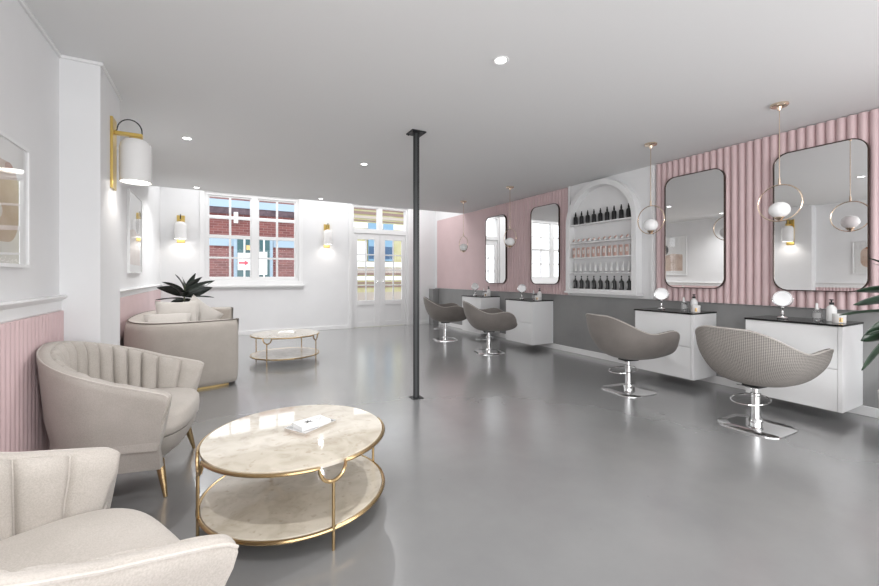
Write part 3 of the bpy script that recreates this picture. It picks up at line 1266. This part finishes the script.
# ------------------------------------------------------------------ pictures on the left wall
def picture(lab, x, y0, y1, z0, z1, kind):
    t = thing('framed_print', lab, 'picture', (x, (y0 + y1) / 2, (z0 + z1) / 2))
    w2, h2 = (y1 - y0) / 2, (z1 - z0) / 2
    bm = bmesh.new()
    o = [(-w2, -h2), (w2, -h2), (w2, h2), (-w2, h2)]
    f = .018
    i_ = [(-w2 + f, -h2 + f), (w2 - f, -h2 + f), (w2 - f, h2 - f), (-w2 + f, h2 - f)]
    ring_extrude(bm, o, i_, 0, .025)
    mk('frame', bm, m_white, t, smooth=False, bevel=.002)
    mk('mat_board', box(.0, -w2 + f, -h2 + f, .012, w2 - f, h2 - f), m_paper, t, smooth=False)

    def blob(name, pts, mat, xo):
        bm = bmesh.new()
        a = [bm.verts.new((xo, y, z)) for y, z in pts]
        b = [bm.verts.new((xo + .0008, y, z)) for y, z in pts]
        bm.faces.new(a)
        bm.faces.new(b)
        for k in range(len(a)):
            j = (k + 1) % len(a)
            bm.faces.new((a[k], a[j], b[j], b[k]))
        mk(name, bm, mat, t, smooth=False)
    iw, ih = w2 - .11, h2 - .11
    if kind == 0:
        blob('art_shape', rrect(iw * 2, ih * 1.9, .12, 10), m_art_beige, .0125)
        blob('art_shape', [(-.05 + .09 * math.cos(a), -.05 + .05 * math.sin(a)) for a in [2 * pi * k / 24 for k in range(24)]], m_cartonw, .0135)
        blob('art_shape', [(iw * .5 + .04 * math.cos(a), ih * .85 + .02 * math.sin(a)) for a in [2 * pi * k / 24 for k in range(24)]], m_art_rust, .0135)
    else:
        blob('art_shape', [(-iw, -ih), (iw, -ih), (iw, ih * .1), (iw * .3, ih * .02), (-iw * .2, ih * .14), (-iw, ih * .05)], m_art_beige, .0125)
        blob('art_shape', [(iw * .45 + .12 * math.cos(a), ih * .4 + .14 * math.sin(a)) for a in [2 * pi * k / 28 for k in range(28)]], m_art_grey, .0135)
    mk('glass', quad((.019, -w2 + f, -h2 + f), (.019, w2 - f, -h2 + f), (.019, w2 - f, h2 - f), (.019, -w2 + f, h2 - f)), m_picglass, t, smooth=False, recalc=False)
    return t


m_picglass = thin_glass('picture_glass', .12)
picture('large white-framed print behind reflective glass on the left wall at the picture edge', XL, 2.25, 2.895, 1.243, 1.865, 0)
picture('narrow-looking white-framed print behind glass on the left wall beyond the pillar', XF, 6.0, 6.90, 1.235, 2.255, 1)


# ------------------------------------------------------------------ upholstered U-shell loft
def u_path(n, xb, xt, w, x0, flare=0.0, xtb=None, pw=2.0):
    """plan path from right tip, round the back, to left tip. returns points and cumulative length"""
    pts = []
    ns = 14
    for i in range(ns):
        t = i / ns
        pts.append((xt + (x0 - xt) * t, -w - flare * (1 - t) ** 2))
    m = 60
    for i in range(m + 1):
        a = -pi / 2 - pi * i / m
        c, s = math.cos(a), math.sin(a)
        pts.append((x0 + (x0 - xb) * math.copysign(abs(c) ** (2 / pw), c), w * math.copysign(abs(s) ** (2 / pw), s)))
    for i in range(1, ns + 1):
        t = i / ns
        pts.append((x0 + (xt - x0) * t, w + flare * t ** 2))
    # resample
    P = [Vector((x, y)) for x, y in pts]
    L = [0]
    for a, b in zip(P, P[1:]):
        L.append(L[-1] + (b - a).length)
    out = []
    k = 0
    for i in range(n + 1):
        s = L[-1] * i / n
        while k < len(L) - 2 and L[k + 1] < s:
            k += 1
        f = (s - L[k]) / max(1e-9, L[k + 1] - L[k])
        out.append(P[k].lerp(P[k + 1], f))
    nor = []
    for i in range(n + 1):
        a = out[max(0, i - 1)]
        b = out[min(n, i + 1)]
        t = (b - a).normalized()
        nor.append(Vector((t.y, -t.x)))  # inward? fixed below
    c = Vector(((xb + xt) / 2, 0))
    if nor[n // 2].dot(c - out[n // 2]) < 0:
        nor = [-q for q in nor]
    return out, nor


def loft(path, nor, prof, caps=True):
    """prof(i,u) -> list of (inward offset, z)"""
    bm = bmesh.new()
    n = len(path) - 1
    rings = []
    for i in range(n + 1):
        u = 2 * i / n - 1
        ring = []
        for (t, z, fx) in prof(i, u):
            p = path[i] + nor[i] * t
            ring.append(bm.verts.new((p.x + fx, p.y, z)))
        rings.append(ring)
    m = len(rings[0])
    for a, b in zip(rings, rings[1:]):
        for k in range(m):
            j = (k + 1) % m
            bm.faces.new((a[k], a[j], b[j], b[k]))
    if caps:
        bm.faces.new(rings[0])
        bm.faces.new(rings[-1])
    return bm


def armchair(lab, loc, rz):
    t = thing('tub_armchair', lab, 'armchair', (*loc, 0), rz, 'cream tub armchairs')
    n = 252
    path, nor = u_path(n, -.41, .215, .43, -.03, .015)
    NCH = 18

    def zr(u):
        return .582 + .245 * (1 - abs(u) ** 1.5)

    def shell(i, u):
        z = zr(u)
        if abs(u) > .975:
            z -= .012 * ((abs(u) - .975) / .025) ** 2
        k = max(0, (abs(u) - .8) / .2)          # tips lean forward at the top
        f = .07 * k
        b = .165
        pr = [(.088, b, 0), (.057, b + .12, f * .16), (.027, b + .28, f * .42), (.003, z - .05, f * .85), (0, z - .016, f), (.006, z - .005, f), (.02, z, f), (.042, z, f), (.052, z - .008, f)]
        pr += [(.056, z - .03, f * .95), (.072, b + .28, f * .4), (.10, b + .12, 0), (.135, b, 0)]
        return pr
    bm = loft(path, nor, shell)
    mk('shell', bm, m_fab, t, angle=62)

    def pad(i, u):
        s = (u + 1) / 2 * NCH
        fr = abs(math.sin(pi * s))
        sc = fr ** .36
        e = min(1.0, (1 - abs(u)) / .30)
        z = zr(u) - .012 + .008 * sc
        k = max(0, (abs(u) - .8) / .2)
        f = .07 * k
        d = (.014 + .038 * sc) * (.55 + .45 * e)
        b = .26
        return [(.050, b + .02, 0), (.050, z - .06, f * .8), (.048, z - .01, f), (.052 + d * .35, z - .002 - .0 * sc, f), (.052 + d * .8, z - .022, f * .95), (.056 + d, z - .06, f * .85),
                (.062 + d, (z + b) / 2 + .05, f * .5), (.078 + d, b + .12, 0), (.088 + d, b, 0)]
    bm = loft(path, nor, pad)
    mk('channelled_backrest', bm, m_fab, t, angle=70)
    bm = bmesh.new()
    for m_ in range(1, NCH):
        i = m_ * n // NCH
        pf = pad(i, 2 * i / n - 1)[3:]
        pts = [(path[i].x + nor[i].x * (a_ + .002) + fx, path[i].y + nor[i].y * (a_ + .002), z) for a_, z, fx in pf]
        tube(pts, .0032, 6, bm=bm)
    mk('seam_piping', bm, m_pip, t)
    # piping along the outer rim
    pp = []
    for i in range(0, n + 1, 2):
        u = 2 * i / n - 1
        k = max(0, (abs(u) - .8) / .2)
        p = path[i] + nor[i] * .004
        zz = zr(u)
        if abs(u) > .975:
            zz -= .012 * ((abs(u) - .975) / .025) ** 2
        pp.append((p.x + .07 * k, p.y, zz - .006))
    mk('piping', tube(pp, .0045, 6), m_pip, t)

    # seat
    def seat_outline(sx, grow=0.0):
        o = []
        for i in range(64):
            a = 2 * pi * i / 64
            c, s = math.cos(a), math.sin(a)
            rx = (.275 if c > 0 else .31) + grow
            x = .04 + rx * math.copysign(abs(c) ** .72, c)
            y = (.355 + grow) * math.copysign(abs(s) ** .62, s)
            o.append((x, y))
        return o
    bm = bmesh.new()
    lv = [(0.0, .185), (.0, .30)]
    rings = []
    for g, z in ((-.10, .165), (-.055, .20), (-.02, .26), (-.008, .312)):
        rings.append([bm.verts.new((x, y, z)) for x, y in seat_outline(1, g)])
    bm.faces.new(rings[0])
    bm.faces.new(rings[-1])
    for a, b in zip(rings, rings[1:]):
        for i in range(64):
            bm.faces.new((a[i], a[(i + 1) % 64], b[(i + 1) % 64], b[i]))
    mk('seat_base', bm, m_fab, t, angle=60)
    bm = bmesh.new()
    rings = []
    for g, z in ((-.012, .315), (0, .325), (.004, .37), (.002, .41), (-.012, .43), (-.04, .443), (-.12, .455), (-.22, .46)):
        rings.append([bm.verts.new((x, y, z)) for x, y in seat_outline(1, g)])
    bm.faces.new(rings[0])
    bm.faces.new(rings[-1])
    for a, b in zip(rings, rings[1:]):
        for i in range(64):
            bm.faces.new((a[i], a[(i + 1) % 64], b[(i + 1) % 64], b[i]))
    mk('seat_cushion', bm, m_fab, t, angle=60)
    # legs
    for sx, sy in ((1, -1), (1, 1), (-1, -1), (-1, 1)):
        x0, y0 = (.205 if sx > 0 else -.22), .29 * sy
        x1, y1 = (.245 if sx > 0 else -.27), .33 * sy
        lg = tube([(x0, y0, .195), (x0 + (x1 - x0) * .5, y0 + (y1 - y0) * .5, .10), (x1, y1, 0)], [.024, .018, .010], 16)
        mk('leg', lg, m_brass, t)
    return t


armchair('cream channel-backed tub armchair beside the pink wainscot, behind the foreground marble table', (-.44, 3.0), math.radians(-9))
armchair('cream channel-backed tub armchair in the bottom left corner, cut by the picture edge', (-.405, 1.335), math.radians(25))

# ------------------------------------------------------------------ sofa (barrel)
so = thing('barrel_sofa', 'rounded taupe barrel sofa with brass plinth against the left wall beyond the pillar', 'sofa', (-.36, 6.0, 0), 0)
n = 150
path, nor = u_path(n, -.565, .60, 1.15, -.02, -.15, pw=2.6)


def sofa_prof(i, u):
    z = .725
    e = abs(u)
    dz = 0
    fin = 0
    # rounded front ends
    if e > .92:
        q = (e - .92) / .08
        fin = .09 * (1 - math.sqrt(max(0, 1 - q * q)))
    b = .032
    T = .17
    return [(.040 + fin, b, 0), (.014 + fin, b + .05, 0), (.002 + fin, b + .16, 0), (.0 + fin, .40, 0), (.002 + fin, .58, 0), (.008 + fin, .65, 0), (.020 + fin, z - .03, 0), (.034 + fin, z - .008, 0), (.05 + fin, z, 0),
            (T - .05 - fin * .45, z, 0), (T - .02 - fin * .45, z - .008, 0), (T - fin * .45, z - .035, 0), (T - fin * .45, .40, 0), (T - fin * .45, b, 0)]


mk('shell', loft(path, nor, sofa_prof), m_fab2, so, angle=85)
pp = []
for i in range(0, n + 1):
    u = 2 * i / n - 1
    fin = 0
    if abs(u) > .92:
        q = (abs(u) - .92) / .08
        fin = .09 * (1 - math.sqrt(max(0, 1 - q * q)))
    p = path[i] + nor[i] * (.036 + fin)
    pp.append((p.x, p.y, .725 - .003))
mk('piping', tube(pp, .006, 6), m_pipd, so)
po_ = [(min(p.x, .50) + nn.x * .09, p.y + nn.y * .09) for p, nn in zip(path, nor)]
mk('plinth', prism(po_, 0, .033), m_brassd, so, smooth=False)
po_ = [(p.x + nn.x * .15, p.y + nn.y * .15) for p, nn in zip(path, nor)]
mk('seat_base', prism(po_, .033, .30), m_fab2, so, smooth=False)
for s in (-1, 1):
    c = [(x, y) for x, y in rrect(.80, .92, .12, 6, .085, s * .468)]
    bm = bmesh.new()
    rings = []
    for k, (g, z) in enumerate(((.97, .30), (1, .33), (1, .42), (.97, .455), (.88, .47), (.5, .478))):
        rings.append([bm.verts.new((.085 + (x - .085) * g, s * .468 + (y - s * .468) * g, z)) for x, y in c])
    bm.faces.new(rings[0])
    bm.faces.new(rings[-1])
    for a, b in zip(rings, rings[1:]):
        for i in range(len(a)):
            bm.faces.new((a[i], a[(i + 1) % len(a)], b[(i + 1) % len(a)], b[i]))
    mk('seat_cushion', bm, m_fab2, so, angle=60)


def pillow_mesh(w_, h_, d_):
    bm = bmesh.new()
    N_ = 14
    g = {}
    for s in (-1, 1):
        for i in range(N_ + 1):
            for j in range(N_ + 1):
                u, v = -1 + 2 * i / N_, -1 + 2 * j / N_
                edge = (i in (0, N_)) or (j in (0, N_))
                if edge and s == 1:
                    g[(s, i, j)] = g[(-1, i, j)]
                    continue
                k = (1 - u ** 4) * (1 - v ** 4)
                pin = 1 - .10 * (1 - abs(u) ** 1.5) * abs(v) ** 3 * 1.0
                pin2 = 1 - .10 * (1 - abs(v) ** 1.5) * abs(u) ** 3 * 1.0
                g[(s, i, j)] = bm.verts.new((u * w_ / 2 * pin2, v * h_ / 2 * pin, s * d_ / 2 * max(0, k) ** .55 if not edge else 0))
    for s in (-1, 1):
        for i in range(N_):
            for j in range(N_):
                bm.faces.new((g[(s, i, j)], g[(s, i + 1, j)], g[(s, i + 1, j + 1)], g[(s, i, j + 1)]))
    return bm


def pillow(lab, loc, rot, w_, h_, d_):
    o = mk('throw_pillow', pillow_mesh(w_, h_, d_), m_pillow)
    o.location = loc
    o.rotation_euler = rot
    return tag(o, lab, 'pillow', 'throw pillows on the sofa')


pillow('pale throw pillow with a pointed corner, foremost and lowest on the barrel sofa', (-.47, 5.20, .66), (math.radians(38), 0, math.radians(6)), .44, .40, .12)
pillow('pale throw pillow standing behind the foremost one on the barrel sofa', (-.40, 5.42, .70), (math.radians(62), 0, math.radians(2)), .44, .50, .12)
pillow('pale throw pillow leaning steeply at the right of the sofa pillow pile', (-.20, 5.64, .70), (math.radians(66), math.radians(38), math.radians(10)), .42, .42, .12)


# ------------------------------------------------------------------ round marble tables
def coffee_table(lab, loc, angs, R=.450, ZT=.384):
    t = thing('marble_coffee_table', lab, 'coffee table', (*loc, 0), 0, 'round two-tier marble tables')
    seg = 120
    UR = .062
    gh = UR / R

    def slab(r, z0, z1, notch):
        out = []
        for i in range(seg * 2):
            a = 2 * pi * i / (seg * 2)
            rr = r
            out.append((rr * math.cos(a), rr * math.sin(a)))
        return prism(out, z0, z1)
    mk('table_top', slab(R - .008, ZT - .018, ZT, True), m_stone, t, angle=30, bevel=.002)
    mk('lower_shelf', slab(R - .010, .083, .101, False), m_stone, t, angle=30, bevel=.002)
    # top rim: arcs joined by U drops at the legs
    aa = sorted([a % (2 * pi) for a in angs])
    pts = []
    for k, a in enumerate(aa):
        nx = aa[(k + 1) % len(aa)] + (2 * pi if k == len(aa) - 1 else 0)
        # U drop centred on a
        for i in range(13):
            th = pi * i / 12
            off = -UR * math.cos(th)
            dz = -UR * math.sin(th) * 1.15
            an = a + off / R
            pts.append((R * math.cos(an), R * math.sin(an), ZT - .012 + dz))
        s0, s1 = a + gh, nx - gh
        m = 26
        for i in range(1, m):
            an = s0 + (s1 - s0) * i / m
            pts.append((R * math.cos(an), R * math.sin(an), ZT - .012))
    mk('top_rim', tube(pts, .0085, 8, True), m_brass, t)
    mk('shelf_rim', tube([(R * math.cos(2 * pi * i / 96), R * math.sin(2 * pi * i / 96), .092) for i in range(96)], .009, 8, True), m_brass, t)
    for a in aa:
        x, y = (R + .003) * math.cos(a), (R + .003) * math.sin(a)
        mk('leg', tube([(x, y, 0), (x, y, ZT - .012 - UR * 1.15 + .002)], .0075, 12), m_brass, t)
    return t


T1 = (.365, 2.215)
T2 = (.85, 6.12)
coffee_table('large round two-tier cream marble table with brass rims in the foreground', T1, [math.radians(a) for a in (-80, 10, 100, 190)])
coffee_table('small-looking round two-tier marble table with brass legs in front of the barrel sofa', T2, [math.radians(a) for a in (-128, -38, 52, 142)], .46)

# tray and book on the near table
tr = thing('serving_tray', 'small silver tray with raised rim on the foreground marble table', 'tray', (.442, 2.245, .384), math.radians(-32))
bm = bmesh.new()
o1 = [(-.11, -.075), (.11, -.075), (.11, .075), (-.11, .075)]
bx(bm, -.11, -.075, 0, .11, .075, .004)
mk('tray_base', bm, m_chrome, tr, smooth=False)
mk('tray_rim', frame_bm := (lambda b: (bx(b, -.112, -.077, .0, .112, -.072, .016), bx(b, -.112, .072, .0, .112, .077, .016), bx(b, -.112, -.072, .0, -.107, .072, .016), bx(b, .107, -.072, .0, .112, .072, .016), b)[-1])(bmesh.new()), m_chrome, tr, smooth=False)
tr.rotation_euler = (0, 0, math.radians(32))
bk = thing('book', 'white paperback with a small black figure printed on its cover, lying in the tray', 'book', (.448, 2.262, .3885), math.radians(18))
mk('cover', box(-.085, -.055, 0, .085, .055, .022), m_paper, bk, smooth=False, bevel=.001)
mk('pages', box(-.083, -.0565, .003, .086, .054, .019), m_cartonw, bk, smooth=False)
bm = bmesh.new()


def leaf2d(bm, cx, cy, ang, l, w_, z):
    p = [(0, 0), (l * .4, w_), (l, 0), (l * .4, -w_)]
    v = [bm.verts.new((cx + x * math.cos(ang) - y * math.sin(ang), cy + x * math.sin(ang) + y * math.cos(ang), z)) for x, y in p]
    bm.faces.new(v)


for a in (25, 75, 120, 160, 215, 325):
    leaf2d(bm, -.02, -.003, math.radians(a), .028, .005, .0225)
mk('cover_print', bm, m_blackm, bk, smooth=False)
bm = bmesh.new()
for k in range(3):
    bx(bm, .035 + k * .012, -.03, .0221, .039 + k * .012, .02, .0224)
mk('cover_lettering', bm, m_label, bk, smooth=False)
# item on far table
bk2 = thing('book', 'thin pale book lying on the far marble table', 'book', (T2[0] + .03, T2[1] + .05, .384), math.radians(-20))
mk('cover', box(-.11, -.08, 0, .11, .08, .014), m_cartonw, bk2, smooth=False, bevel=.001)
mk('pages', box(-.107, -.081, .002, .111, .078, .012), m_paper, bk2, smooth=False)
bk3 = thing('book', 'small open pale booklet on top of the thin book on the far table', 'book', (T2[0] + .05, T2[1] + .05, .3982), math.radians(5))
mk('cover', box(-.06, -.045, 0, .06, .045, .010), m_paper, bk3, smooth=False, bevel=.001)


# ------------------------------------------------------------------ plants
def leaf_mesh(L, W, droop, fold, twist=0.0):
    bm = bmesh.new()
    n, m = 12, 4
    rows = []
    for i in range(n + 1):
        t = i / n
        wd = W * math.sin(pi * min(1, t ** .8)) ** .8 * (1 - .15 * t) if 0 < t < 1 else .001
        x = L * t
        z = -droop * L * t * t
        r = []
        for j in range(-m, m + 1):
            s = j / m
            r.append(bm.verts.new((x, wd * s, z + fold * wd * abs(s) + .004 * math.sin(9 * t) * s)))
        rows.append(r)
    for a, b in zip(rows, rows[1:]):
        for k in range(2 * m):
            bm.faces.new((a[k], a[k + 1], b[k + 1], b[k]))
    return bm


def add_leaf(parent, base, az, el, L, W, droop, mat, roll=0.0):
    o = mk('leaf', leaf_mesh(L, W, droop, .25), mat, parent, angle=80)
    sol = o.modifiers.new('thick', 'SOLIDIFY')
    sol.thickness = .0015
    o.matrix_local = Matrix.Translation(base) @ Matrix.Rotation(az, 4, 'Z') @ Matrix.Rotation(-el, 4, 'Y') @ Matrix.Rotation(roll, 4, 'X')
    return o


# left plant, behind the sofa
pl = thing('potted_rubber_plant', 'potted plant with broad near-black leaves behind the barrel sofa by the window', 'plant', (-.47, 7.55, 0))
mk('pot', lathe([(0, 0), (.13, 0), (.16, .05), (.175, .36), (.165, .36), (.16, .33), (0, .33)], 28), m_pot, pl)
mk('soil', lathe([(0, .334), (.158, .334), (.158, .336)], 20), m_soil, pl)
R_ax = YAW  # image-right direction on the ground is (cos, -sin)
stem_top = .98
mk('stem', tube([(0, 0, .33), (.01, .01, .6), (0, 0, .9), (.01, 0, 1.06)], .011, 8), m_stem, pl)
imgR = -YAW   # azimuth of picture right
# (azimuth relative to picture right, elevation, length, width, base height, droop, roll)
LV = [(140, 62, .33, .060, .92, .25, 1.3), (168, 40, .36, .060, .90, .35, 1.0), (182, 22, .38, .085, .88, .30, 1.3), (188, 2, .42, .028, .82, .10, .5),
      (62, 58, .36, .045, .93, .15, 1.2), (48, 50, .34, .060, .92, .20, -1.2), (14, 34, .44, .065, .90, .35, 1.2), (20, 20, .40, .080, .86, .25, 1.5),
      (2, 6, .44, .026, .84, .15, .6), (-10, -10, .34, .022, .82, .20, .5), (-25, -22, .24, .045, .80, .2, 1.2), (205, -14, .22, .050, .80, .2, 1.3),
      (110, 70, .30, .065, .88, .2, 1.4), (250, 55, .26, .070, .86, .35, .1), (300, 40, .26, .065, .84, .4, .2), (90, 40, .30, .06, .84, .3, .2)]
for (az, el, L, W, zb, dr, ro) in LV:
    add_leaf(pl, Vector((.005, 0, zb + .03)), imgR + math.radians(az), math.radians(el), L, W, dr, m_leaf, ro)

# right plant, mostly outside the frame
pr_ = thing('potted_rubber_plant', 'large dark green leafy plant at the right picture edge beside the nearest vanity', 'plant', (4.09, .79, 0))
mk('pot', lathe([(0, 0), (.15, 0), (.18, .05), (.20, .40), (.19, .40), (.185, .37), (0, .37)], 28), m_pot, pr_)
mk('soil', lathe([(0, .374), (.183, .374), (.183, .376)], 20), m_soil, pr_)
mk('stem', tube([(0, 0, .37), (.01, .01, .7), (0, .02, 1.0), (.01, 0, 1.25)], .013, 8), m_stem, pr_)
LV = [(180, 4, .46, .055, 1.10, .08, .7), (184, -4, .52, .060, 1.07, .06, .9), (178, 4, .56, .034, .96, .12, .6), (182, -2, .42, .034, .86, .10, .8),
      (176, -18, .44, .095, .92, .10, 1.3), (180, -34, .56, .075, .92, .10, 1.1), (210, 30, .34, .07, 1.0, .3, .4), (90, 50, .34, .07, 1.1, .3, 0),
      (30, 30, .34, .08, 1.0, .3, .2), (330, 20, .34, .08, .9, .3, .2), (270, 30, .32, .08, .95, .4, .2), (0, 60, .32, .07, 1.1, .3, .2), (120, 60, .32, .07, 1.1, .3, .2)]
for (az, el, L, W, zb, dr, ro) in LV:
    add_leaf(pr_, Vector((.005, .005, zb)), imgR + math.radians(az), math.radians(el), L, W, dr, m_leafg, ro)

# ------------------------------------------------------------------ outside
struct('street_ground', box(-12, YF + .25, -.25, 20, 24, -.1), m_pave, smooth=False)
FY = 14.5
bld = thing('brick_building', 'red brick building with pale blue bands seen through the window', 'building', (0, FY, 0))


def part(name, mat, parent, *b, **k):
    return mk(name, box(*b), mat, parent, smooth=False, **k)


part('brick_wall', m_brick, bld, -.62, 0, -.1, 2.62, 3, 4.20)
part('fascia_band', m_paleblue, bld, -.64, -.06, 3.40, 2.64, 0, 3.64)
part('gutter_band', m_dark_band, bld, -.63, -.05, 3.20, 2.63, 0, 3.38)
part('lintel_band', m_paper, bld, -.63, -.04, 3.02, 2.63, 0, 3.12)
part('string_course', m_paleblue, bld, -.63, -.04, 2.17, .44, 0, 2.47)
part('string_course', m_paleblue, bld, 1.62, -.04, 2.17, 2.63, 0, 2.47)
part('entrance_surround', m_paleblue, bld, .44, -.10, 0, 1.60, 0, 2.42)
part('entrance_glass', m_teal, bld, .54, -.12, .05, 1.50, -.10, 2.40)
bm = bmesh.new()
for x in (.72, .93, 1.13, 1.30):
    bx(bm, x, -.15, .05, x + .05, -.12, 2.40)
mk('entrance_frame', bm, m_paper, bld, smooth=False)
po_ = part('poster', m_paper, bld, .55, -.17, 1.40, 1.02, -.155, 1.95)
bm = bmesh.new()
bx(bm, .58, -.176, 1.60, .76, -.171, 1.66)
v = [bm.verts.new(p) for p in ((.75, -.174, 1.54), (.87, -.174, 1.63), (.75, -.174, 1.72))]
bm.faces.new(v)
mk('red_arrow', bm, m_redp, po_, smooth=False)
po2 = part('poster', m_paper, bld, 1.16, -.17, 1.25, 1.42, -.155, 2.0)
part('warm_lamp_panel', M('warm_panel', (.75, .5, .2), .6), bld, .80, -.17, 2.05, .92, -.155, 2.2)
bm = box(.44, -.2, 2.90, .56, -.07, 3.24)
mk('downpipe_box', bm, m_paper, bld, smooth=False)

b2 = thing('cream_building', 'cream stone building with mauve stripes and blue windows seen through the door', 'building', (0, FY, 0))
part('stone_wall', m_cream, b2, 3.75, 0, -.1, 9.5, 3, 4.3)
for z0, z1, mt in ((3.69, 3.74, m_mauve), (3.52, 3.62, m_mauve), (3.36, 3.46, m_buff), (3.26, 3.30, m_mauve), (3.0, 3.2, m_paper), (1.55, 1.75, m_paper), (1.33, 1.52, m_buff), (1.25, 1.33, m_mauve),
                   (1.05, 1.2, m_paper), (.92, .98, m_mauve), (.78, .84, m_mauve), (.25, .6, m_buff)):
    part('stone_band', mt, b2, 3.74, -.03, z0, 9.5, 0, z1)
for x0, x1 in ((4.92, 5.26), (5.52, 5.92)):
    w_ = part('shop_window', m_blueglass, b2, x0, -.08, 1.78, x1, -.03, 3.2)
    part('blue_panel', m_dblue, w_, x0 + .02, -.085, 1.85, x1 - .02, -.08, 2.32)
for x0, x1 in ((4.2, 4.86), ):
    part('side_window', m_paper, b2, x0, -.07, 1.78, x1, -.03, 2.50)
